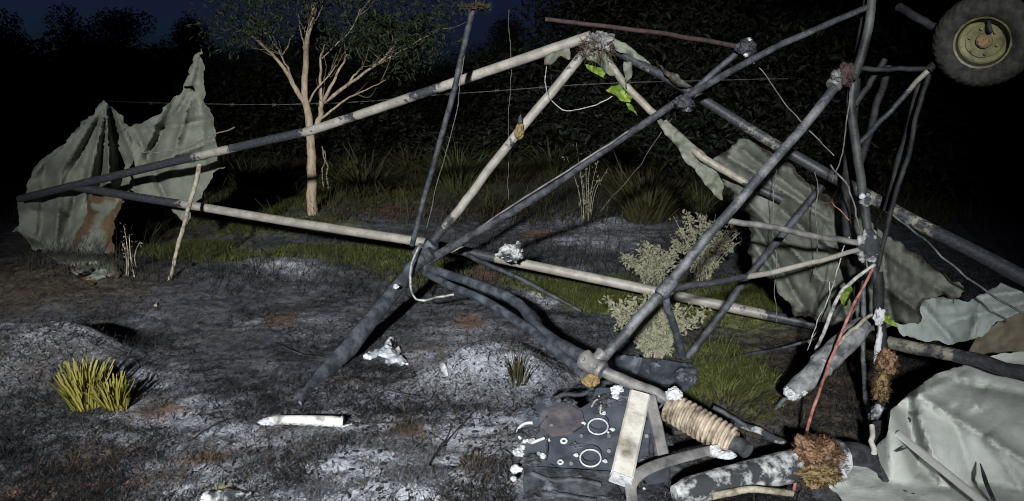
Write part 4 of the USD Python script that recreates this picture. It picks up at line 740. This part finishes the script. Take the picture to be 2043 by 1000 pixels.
for k, (px, py, s, mt) in enumerate([(1034, 903, .019, "whitemelt"), (1042, 893, .012, "ashmetal"), (1028, 936, .021, "whitemelt"), (1024, 956, .011, "whitemelt"), (1232, 778, .024, "whitemelt"), (1228, 793, .016, "whitemelt"), (1048, 880, .012, "ashmetal"), (1084, 910, .012, "whitemelt"), (1062, 880, .014, "ashmetal"), (1200, 815, .012, "ashmetal"), (1205, 825, .009, "whitemelt"), (1068, 830, .012, "ashmetal"), (1094, 878, .007, "whitemelt"), (1145, 832, .008, "greysteel"), (1105, 815, .007, "greysteel")]):
    part(ip, "melted_knob", lump(onp(px, py, .006 + s * .2), s * .95, s * .75, s * .7, 300 + k, .8, 4, 1.5), M[mt], None, True)
part(ip, "trim_strip", tube([onp(1060, 884, .02), onp(1086, 874, .02)], .006, sides=8, rough=.3, step=.008)[:2], M["whitemelt"], None, True)
for k in range(6):
    px, py = rng.uniform(1060, 1330), rng.uniform(810, 1000); c = onp(px, py, .008)
    if not (1225 < px < 1260 and py > 800): part(ip, "residue_speck", lump(c, .005, .004, .004, 400 + k, .6, 1), M["whitemelt"])
for k, q in enumerate([[(1195, 790), (1200, 810), (1196, 828), (1208, 826)], [(1180, 812), (1190, 795), (1204, 800)], [(1092, 830), (1075, 850), (1066, 870)], [(1092, 870), (1092, 905), (1088, 920)]]):
    part(ip, "burnt_wire", tube(smoothpath([onp(a, b_, .016) for a, b_ in q]), .0035, sides=6, step=.01, rough=.4)[:2], M["palewire" if k < 2 else "char"])
solo("burnt_rubble", join(*[lump(G(a, b_, .01), s, s * .8, s * .6, 500 + i, .6, 3) for i, (a, b_, s) in enumerate([(1140, 790, .05), (1165, 778, .045), (1190, 772, .04), (1115, 800, .04), (1080, 800, .04), (1210, 768, .04), (1050, 815, .03)])]), M["char"], "lumpy black rubble above the instrument panel", "rubble", kind="stuff", smooth=True)
for k, (px, py, s_) in enumerate([(1058, 830, .030), (1050, 868, .034), (1060, 920, .026), (1098, 802, .030), (1135, 806, .026), (1205, 800, .030), (1250, 800, .026), (1300, 830, .030), (1320, 880, .030), (1305, 925, .034), (1265, 955, .030), (1215, 1000, .034), (1110, 985, .040), (1065, 1000, .034), (1160, 960, .026), (1150, 890, .016), (1100, 940, .022)]):
    part(ip, "burnt_lump", lump(onp(px, py, 0), s_ * 1.3, s_, s_ * .75, 700 + k, .8, 4, 1.6), M["char" if k % 3 else "char_blue"], None, True)
for k, q in enumerate([[(1060, 945), (1100, 962), (1150, 955), (1200, 968)], [(1080, 985), (1140, 990), (1190, 1000)], [(1290, 800), (1305, 850), (1296, 905), (1310, 940)], [(1100, 800), (1125, 785), (1160, 790), (1182, 775)]]):
    part(ip, "burnt_hose", tube(smoothpath([onp(a, b_, .022) for a, b_ in q]), .011, .009, sides=10, step=.012, rough=.25, seed=k)[:2], M["char"], None, True)
for k, (px, py) in enumerate([(1075, 905), (1140, 925), (1215, 870), (1215, 900), (1160, 870), (1100, 850), (1290, 870)]):
    part(ip, "bolt", tube([onp(px, py, 0), onp(px, py, .016)], .008, sides=6, step=.008)[:2], M["steel"])
# cream box beam and its neighbour
bm = thing("box_beam", "cream-coloured box beam leaning over the instrument panel", "beam", G(1238, 962))
part(bm, "beam", boxbeam(P(1276, 790, 2.62), P(1240, 952, 2.28), .078, .045, (1, .25, 0), .007), M["cream"], None, 25)
part(bm, "end_plate", boxbeam(P(1239.7, 953, 2.278) , P(1237.5, 962, 2.264), .075, .043, (1, .25, 0), .006), M["whitemelt"], None, 25)
bm = thing("box_beam", "dull grey box beam just right of the cream one", "beam", G(1332, 925))
part(bm, "beam", boxbeam(P(1296, 792, 2.64), P(1325, 920, 2.46), .045, .03, (1, .3, 0), .006), M["greysteel"], None, 25)
# black plate with a round end, behind the corner joint
gpl = [(1212, 722), (1245, 708), (1300, 716), (1350, 722), (1385, 726), (1394, 745), (1385, 768), (1350, 778), (1300, 782), (1240, 765), (1205, 745)]
v, f, B = sheet(gpl, lambda x, y: 3.30 - (y - 750) * .0032, lambda x, y: .02 * ridge(x, y, 1, .2, 60, 3), 71, 8, 2, .02); solo("scorched_plate", (v, f), M["panel"], "black scorched seat plate with a rounded end beneath the pale shrub", "plate", attrs={"burn": B}, smooth=35)
solo("ash_boss", lump(P(1368, 748, 3.16), .050, .05, .030, 21, .35, 4), M["steel"], "round grey metal boss on the end of the black seat plate", "metal boss", smooth=True)
# muffler and exhaust
mf = thing("muffler", "ash-grey muffler cylinder with a broken white tip hanging by the mast", "muffler", G(1570, 800))
m0, m1 = P(1722, 645, 3.12), P(1582, 785, 2.92); part(mf, "body", tube([m0, m0 + (m1 - m0) * .62, m1], [(0, .040), (.15, .05), (.6, .052), (.66, .047), (1, .040)], sides=18, rough=.08, seed=5, bend=.02)[:2], speckle("sooty_muffler", (.05, .055, .06), (.30, .31, .31), 20, .8, .6, 80, .38, .75), None, True)
part(mf, "band", tube([m0 + (m1 - m0) * .60, m0 + (m1 - m0) * .62], .0535, sides=18, step=.008, rough=.1)[:2], M["palewire"], None, True)
part(mf, "broken_tip", join(lump(m1, .030, .03, .028, 8, .6), lump(m1 + [-.02, 0, .01], .018, .02, .018, 9, .6), lump(m1 + [.03, -.01, .01], .022, .015, .014, 10, .6)), M["whitemelt"], None, True)
ex = thing("exhaust_pipe", "ash-crusted exhaust pipe with an orange fibrous lump at the bottom", "exhaust pipe", G(1480, 985))
part(ex, "pipe", tube([P(1345, 985, 2.36), P(1500, 948, 2.45), P(1600, 925, 2.50), P(1675, 912, 2.55)], [(0, .028), (.08, .046), (.3, .052), (.7, .060), (1, .068)], sides=22, rough=.08, seed=6)[:2], M["ashmetal"], None, True)
part(ex, "fibre_lump", lump(P(1630, 905, 2.48), .075, .06, .055, 31, .7, 5, 2.2), M["rust"], None, 60); part(ex, "foam_lump", lump(P(1632, 945, 2.44), .075, .05, .040, 32, .7, 5, 2.2), M["ochre"], None, 60)
part(ex, "foam_lump", lump(P(1662, 925, 2.50), .04, .05, .065, 33, .7, 4, 2.2), M["ashmetal"], None, 60)
part(ex, "lower_rod", tube([P(1420, 990, 2.34), P(1500, 975, 2.36), P(1582, 985, 2.36)], .014, .011, sides=10, rough=.2, seed=4)[:2], M["wood"], None, True)
def fuzz(parent, c, rx, ry, rz, n, ln, mat, seed):
    q = np.random.default_rng(seed); d = q.normal(size=(n, 3)); d /= np.linalg.norm(d, axis=1, keepdims=True); b0 = np.asarray(c) + d * [rx, ry, rz] * q.uniform(.8, 1.05, (n, 1)); t_ = d + q.normal(0, .7, (n, 3)); t_ /= np.linalg.norm(t_, axis=1, keepdims=True); s_ = np.cross(t_, q.normal(size=(n, 3))); s_ /= np.linalg.norm(s_, axis=1, keepdims=True)
    l = ln * q.uniform(.4, 1.3, (n, 1)); k = q.normal(0, .35, (n, 3)) * l; w = .0022
    V = np.stack([b0 - s_ * w, b0 + s_ * w, b0 + t_ * l * .5 + s_ * w, b0 + t_ * l * .5 - s_ * w, b0 + t_ * l + k], 1).reshape(-1, 3); F = (np.array([[0, 1, 2], [0, 2, 3], [3, 2, 4]])[None] + (np.arange(n) * 5)[:, None, None]).reshape(-1, 3)
    part(parent, "fibres", (V, F), mat)
fz = leafy("tan_orange_fibres", [(0, (.07, .038, .02)), (.5, (.27, .165, .10)), (1, (.46, .33, .22))], .1, .9); fz2 = leafy("ochre_fibres", [(0, (.06, .042, .018)), (.5, (.20, .145, .07)), (1, (.36, .30, .18))], .1, .9)
fuzz(ex, P(1630, 905, 2.48), .078, .06, .058, 1500, .022, fz, 1); fuzz(ex, P(1632, 945, 2.44), .075, .05, .042, 700, .016, fz2, 2); fuzz(ex, P(1662, 925, 2.50), .042, .05, .068, 500, .016, M["stub_ash"], 3)
fuzz(fr, P(1768, 725, 3.02), .040, .036, .058, 700, .018, fz, 4); fuzz(fr, P(1758, 775, 2.98), .028, .028, .078, 600, .016, fz2, 5); fuzz(fr, P(950, 14, 4.3), .085, .06, .014, 160, .034, M["tussock_b"], 6); fuzz(fr, P(1192, 100, 4.34), .09, .06, .06, 400, .04, M["straw"], 7)
# aluminium tube on the ground, melted splashes
al = thing("fallen_tube", "short bright white tube lying on the ground under the blade's tip", "tube", G(612, 850))
ta, tbq = G(538, 838, .021), G(686, 842, .021)
part(al, "tube", tube([ta, (ta + tbq) / 2 + [0, 0, .003], tbq], [(0, .012), (.08, .020), (.5, .023), (.97, .024), (1, .022)], sides=20, rough=.05, seed=3)[:2], speckle("white_scorched_tube", (.11, .11, .10), (.52, .52, .50), 13, .5, .6, 90, .36, .52, .35, .004, 9), None, True)
part(al, "melted_end", lump(ta + [-.01, 0, -.008], .035, .022, .016, 5, .6), M["alumelt"], None, True); part(al, "end_ring", tube([tbq - (tbq - ta) * .03, tbq - (tbq - ta) * .012], .0262, sides=20, step=.004, rough=.08)[:2], M["whitemelt"], None, True)
part(al, "splinter", tube([G(682, 852, .008), G(702, 846, .012)], .005, .003, sides=7, step=.01)[:2], M["whitemelt"])
def splash(name, label, polys, mat, seed):
    ms = []
    for k, poly in enumerate(polys):
        pg = Polygon([tuple(G(a, b_)[:2]) for a, b_ in poly]).buffer(.004).buffer(0)
        x0, y0, x1, y1 = pg.bounds; st = .006; xs, ys = np.meshgrid(np.arange(x0, x1, st), np.arange(y0, y1, st)); ins = np.stack([xs.ravel(), ys.ravel()], 1); ins = ins[shapely.contains_xy(pg.buffer(-st * .5), ins[:, 0], ins[:, 1])]
        m = int(pg.exterior.length / st); bd = np.array([pg.exterior.interpolate(q / m, normalized=True).coords[0] for q in range(m)]); pts = np.vstack([bd, ins]); tri = Delaunay(pts).simplices; c = pts[tri].mean(1); tri = tri[shapely.contains_xy(pg, c[:, 0], c[:, 1])]
        a = pts[tri]; cr = (a[:, 1, 0] - a[:, 0, 0]) * (a[:, 2, 1] - a[:, 0, 1]) - (a[:, 1, 1] - a[:, 0, 1]) * (a[:, 2, 0] - a[:, 0, 0]); tri[cr < 0] = tri[cr < 0][:, ::-1]
        d = shapely.distance(pg.boundary, shapely.points(pts)); z = hgt(pts[:, 0], pts[:, 1]) + .004 + .012 * (1 - np.exp(-d / .010)) + .045 * (meshkit.fbm(np.column_stack([pts * 30, pts[:, 0] * 0 + seed]), 4, seed) - .35) * (d > 0); n = len(pts)
        V = np.vstack([np.column_stack([pts, z]), np.column_stack([pts, hgt(pts[:, 0], pts[:, 1]) - .01])]); e = np.vstack([tri[:, [0, 1]], tri[:, [1, 2]], tri[:, [2, 0]]]); have = set(map(tuple, e)); be = np.array([x for x in e if (x[1], x[0]) not in have])
        ms.append((V, np.vstack([tri, tri[:, ::-1] + n, np.stack([be[:, 1], be[:, 0], be[:, 0] + n], 1), np.stack([be[:, 1], be[:, 0] + n, be[:, 1] + n], 1)])))
    solo(name, join(*ms), M[mat], label, "melted metal", smooth=50)
splash("melted_metal", "jagged silvery splash of melted aluminium on the char", [[(726, 716), (740, 706), (758, 702), (768, 694), (776, 676), (786, 674), (780, 690), (784, 702), (796, 698), (800, 704), (796, 712), (810, 722), (814, 728), (802, 730), (792, 722), (780, 726), (774, 730), (770, 722), (776, 716), (756, 710), (740, 718)]], "alumelt", 3)
splash("melted_metal", "small white chip of melted metal by the ash mound", [[(878, 732), (884, 728), (888, 734), (892, 738), (882, 740)]], "whitemelt", 4)
splash("melted_metal", "silvery chip lying at the lower left of the ash", [[(400, 1000), (420, 988), (470, 986), (500, 994), (470, 1004), (420, 1008)]], "ashmetal", 5)
# pole hanging by the left fabric
pole = tube(smoothpath([P(398, 330, 5.35), P(380, 410, 5.2), P(362, 465, 5.05), P(345, 530, 4.95), P(330, 575, 4.9), G(312, 612, .0)], 1), .016, .010, sides=9, rough=.4, bend=.03, seed=4)
solo("stick", pole[:2], M["wood"], "pale knobbly stick hanging from the left fabric to the ground", "stick", smooth=True)
# green scraps
for poly, Y, lab in (([(1208, 180), (1222, 172), (1240, 168), (1250, 178), (1262, 192), (1258, 204), (1238, 200), (1226, 188)], 4.22, "bright green leaf-like scrap hanging on the narrow tube"), ([(1168, 128), (1185, 130), (1210, 142), (1205, 154), (1188, 146), (1172, 138)], 4.3, "smaller yellow-green scrap just below the apex"),
                     ([(1250, 205), (1262, 210), (1272, 232), (1262, 222), (1252, 218)], 4.2, "dull green shred below the bright scrap"), ([(1676, 590), (1695, 560), (1700, 580), (1692, 612), (1680, 606)], 3.28, "green plastic scrap left of the drooping white wire"), ([(1762, 630), (1775, 632), (1792, 655), (1778, 650), (1765, 645)], 3.1, "yellow-green scrap beside the white clamp")):
    v, f, B = sheet(poly, lambda x, y, Y=Y: Y, lambda x, y: .12 * ridge(x, y, 1, .6, 16, 3), int(poly[0][0]), 4, 2); solo("green_scrap", (v, f), M["green"], lab, "scrap", smooth=True)

# ---------------------------------------------------------------- torn fabric
def cone_fold(cx, cy, n, seed, amp):
    def f(x, y):
        a = math.atan2(x - cx, y - cy); return amp * (float(meshkit.fbm(np.array([[a * n, seed, 0.3]]), 3, seed)[0]) - .5) * min(1, math.hypot(x - cx, y - cy) / 60)
    return f
cf1, cf2 = cone_fold(215, 195, 9, 3, .55), cone_fold(400, 90, 7, 8, .4)
left1 = [(214, 198), (232, 225), (252, 243), (262, 258), (275, 300), (262, 340), (250, 395), (240, 430), (222, 468), (232, 520), (230, 545), (205, 556), (185, 566), (170, 552), (118, 528), (105, 512), (62, 500), (45, 468), (25, 462), (40, 445), (38, 405), (52, 380), (62, 350), (78, 325), (130, 285), (148, 262), (165, 240), (190, 222), (206, 208)]
lf1 = linefolds([(214, 205, 118, 345, -.10, 7), (214, 205, 150, 330, .10, 7), (214, 205, 168, 400, -.13, 8), (214, 205, 196, 380, .12, 8), (214, 205, 222, 380, -.12, 7), (214, 205, 246, 320, .10, 6), (90, 330, 80, 480, .10, 9), (120, 360, 110, 500, -.10, 8), (150, 400, 130, 520, .10, 8), (60, 420, 130, 430, -.08, 7), (40, 460, 110, 500, .08, 7)])
v, f, B = sheet(left1, lambda x, y: 6.25 - max(0, (y - 360)) * .0045 + .001 * abs(x - 150), lambda x, y: .6 * cf1(x, y) + lf1(x, y), 501, 5, 9, .005, crease=.3, holes=[[(238, 300), (250, 330), (244, 352), (236, 330)]], edge_burn=.25, lift_z=.02)
solo("torn_fabric", (v, f), M["cloth_left"], "tent-like grey-green fabric drooping from the left wing tip", "fabric", attrs={"burn": B}, smooth=True)
left2 = [(398, 94), (402, 120), (408, 128), (403, 160), (406, 205), (418, 225), (428, 235), (432, 300), (438, 330), (455, 336), (425, 345), (412, 375), (395, 400), (380, 430), (370, 452), (352, 425), (345, 410), (318, 402), (280, 396), (262, 380), (268, 330), (262, 290), (258, 255), (290, 240), (320, 222), (345, 195), (362, 178), (370, 160), (385, 125)]
lf2 = linefolds([(398, 100, 380, 170, -.05, 5), (385, 180, 300, 300, .10, 9), (380, 190, 340, 330, -.10, 8), (420, 240, 290, 260, .09, 8), (425, 280, 300, 330, -.10, 8), (270, 260, 330, 390, .10, 8), (400, 200, 410, 330, .08, 8), (310, 250, 290, 300, -.10, 6)])
v, f, B = sheet(left2, lambda x, y: 6.1 - (x - 260) * .0012, lambda x, y: .6 * cf2(x, y) + lf2(x, y), 502, 5, 8, .005, crease=.3, edge_burn=.25, holes=[[(366, 172), (386, 172), (390, 184), (384, 178), (368, 177)]])
solo("torn_fabric", (v, f), M["cloth_left"], "upright fabric rag with a thin pointed tip beside the left tent", "fabric", attrs={"burn": B}, smooth=True)
left3 = [(180, 392), (246, 390), (236, 430), (222, 470), (230, 520), (240, 548), (212, 575), (180, 565), (150, 540), (128, 520), (150, 470), (170, 430)]
v, f, B = sheet(left3, lambda x, y: 5.75 - max(0, y - 400) * .0034, lambda x, y: .14 * ridge(x, y, .25, 1, 26, 9), 503, 5, 8, .005, crease=.4, edge_burn=.5, lift_z=.02)
solo("torn_fabric", (v, f), M["cloth_brown"] if False else M["cloth_left"], "brown-scorched fabric flap touching the ground under the left tent", "fabric", attrs={"burn": B + .13}, smooth=True)
wing = [(1425, 318), (1448, 302), (1462, 285), (1488, 276), (1515, 290), (1545, 306), (1590, 345), (1638, 385), (1700, 425), (1760, 462), (1800, 490), (1860, 530), (1930, 578), (1905, 602), (1880, 590), (1842, 594), (1836, 640), (1820, 662), (1792, 640), (1750, 662), (1690, 668), (1640, 640), (1590, 628), (1545, 565), (1495, 532), (1500, 480), (1492, 440), (1470, 400), (1440, 350)]
lfw = linefolds([(1450, 310, 1900, 590, -.10, 10), (1480, 300, 1700, 470, .09, 9), (1470, 380, 1640, 560, -.10, 11), (1500, 440, 1600, 610, .10, 10), (1560, 420, 1760, 600, .09, 11), (1640, 480, 1830, 620, -.10, 11), (1700, 470, 1880, 575, .08, 9), (1500, 480, 1540, 540, -.08, 8), (1760, 500, 1780, 640, .08, 9), (1660, 560, 1700, 650, -.08, 9)])
v, f, B = sheet(wing, lambda x, y: 4.12 - (x - 1430) * .0017 - max(0, y - 450) * .0004, lambda x, y: .07 * ridge(x, y, 1, .55, 90, 4) + lfw(x, y), 504, 5, 9, .005, edge_burn=.4, crease=.42)
solo("torn_fabric", (v, f), M["cloth_wing"], "large drab wing fabric sheet hanging behind the mast", "fabric", attrs={"burn": B + .1 * np.exp(-((v[:, 0] - P(1665, 420, 3.7)[0]) / .12) ** 2)}, smooth=True)
pale = [(1838, 594), (1895, 592), (1930, 606), (1952, 590), (2000, 566), (2090, 556), (2090, 600), (2000, 640), (1955, 668), (1925, 682), (1890, 688), (1800, 668), (1780, 640), (1830, 650)]
lfp = linefolds([(1830, 600, 1900, 680, .05, 9), (1880, 600, 2060, 580, -.05, 9), (1900, 640, 2060, 600, .05, 9), (1960, 600, 1940, 670, -.04, 8)])
v, f, B = sheet(pale, lambda x, y: 3.42 - (x - 1800) * .0012 - (y - 600) * .001, lambda x, y: .05 * ridge(x, y, .6, 1, 80, 6) + lfp(x, y), 505, 6, 6, .005, crease=.2)
solo("torn_fabric", (v, f), M["cloth_pale"], "pale bluish fabric scrap between the drab sheet and the brassy tube", "fabric", attrs={"burn": B}, smooth=True)
brown = [(1925, 706), (1950, 670), (2000, 640), (2090, 592), (2090, 735), (2000, 720)]
v, f, B = sheet(brown, lambda x, y: 3.28 - (x - 1900) * .0012, lambda x, y: .12 * ridge(x, y, 1, -.5, 40, 7), 506, 8, 4, .005, crease=.3)
solo("torn_fabric", (v, f), M["cloth_brown"], "brown-scorched fabric piece at the right edge above the tarp", "fabric", attrs={"burn": B}, smooth=True)
tarp = [(1640, 955), (1690, 935), (1740, 900), (1770, 870), (1780, 818), (1812, 788), (1862, 748), (1905, 735), (1960, 718), (2000, 704), (2120, 702), (2120, 1060), (1760, 1060), (1690, 1010)]
TARP_FOLDS = [(1850, 800, 2060, 930, -.07, 9), (1812, 800, 1840, 1000, .06, 8), (1835, 840, 1895, 1010, -.05, 7), (1870, 752, 1960, 775, .05, 8), (1925, 750, 1950, 810, -.05, 9), (1950, 770, 2060, 790, .05, 12), (1900, 830, 1960, 1010, .035, 14), (1980, 880, 2060, 1010, -.045, 12), (1800, 800, 1890, 760, -.05, 7), (1690, 960, 1740, 1010, .04, 6)]
def tarp_d(x, y):
    t = max(0., min(1., (y - 720) / 300)); return 3.02 - .62 * t - .16 * math.sin(math.pi * min(1, t * 1.15)) + (.10 if x < 1775 else 0) * min(1, (1775 - x) / 30 if x < 1775 else 0)
v, f, B = sheet(tarp, tarp_d, lambda x, y: .05 * ridge(x, y, .75, 1, 120, 8) + sum(a_ * math.exp(-abs((x - x0) * (y1 - y0) - (y - y0) * (x1 - x0)) / math.hypot(x1 - x0, y1 - y0) / w_) * (1 if -.1 < ((x - x0) * (x1 - x0) + (y - y0) * (y1 - y0)) / ((x1 - x0) ** 2 + (y1 - y0) ** 2) < 1.1 else 0) for x0, y0, x1, y1, a_, w_ in TARP_FOLDS) + .10 * math.exp(-(((x - 1795) - (y - 800) * .35) / 22) ** 2), 507, 7, 4, .005, crease=.13, lift_z=.03)
solo("tarp", (v, f), M["tarp"], "large crumpled white tarp at the lower right corner", "tarp", attrs={"burn": B}, smooth=True)
rod = thing("metal_rod", "straight bright metal rod lying over the white tarp", "rod", P(1890, 945, 2.4))
part(rod, "rod", tube([P(1792, 866, 2.60), P(1985, 1022, 2.20)], .0145, sides=16, step=.03)[:2], M["chrome"], None, True)
for q in (.35, .68): part(rod, "collar", lump(P(1792 + 193 * q, 866 + 154 * q, 2.61 - .38 * q), .008, .008, .012, int(q * 90), .4, 2), M["char"], None, True)
solo("black_shard", tube([P(1956, 925, 2.48), P(1968, 965, 2.38), P(1992, 1020, 2.26)], [(0, .002), (.3, .008), (1, .008)], sides=7, flat=.4)[:2], M["char"], "thin black shard standing on the white tarp near the corner", "shard", smooth=True)
solo("black_shard", tube([P(1786, 902, 2.52), P(1800, 896, 2.52), P(1812, 893, 2.51)], [(0, .002), (.5, .007), (1, .002)], sides=7, flat=.5, step=.01)[:2], M["char"], "small black splinter on the tarp beside the mast", "shard", smooth=True)
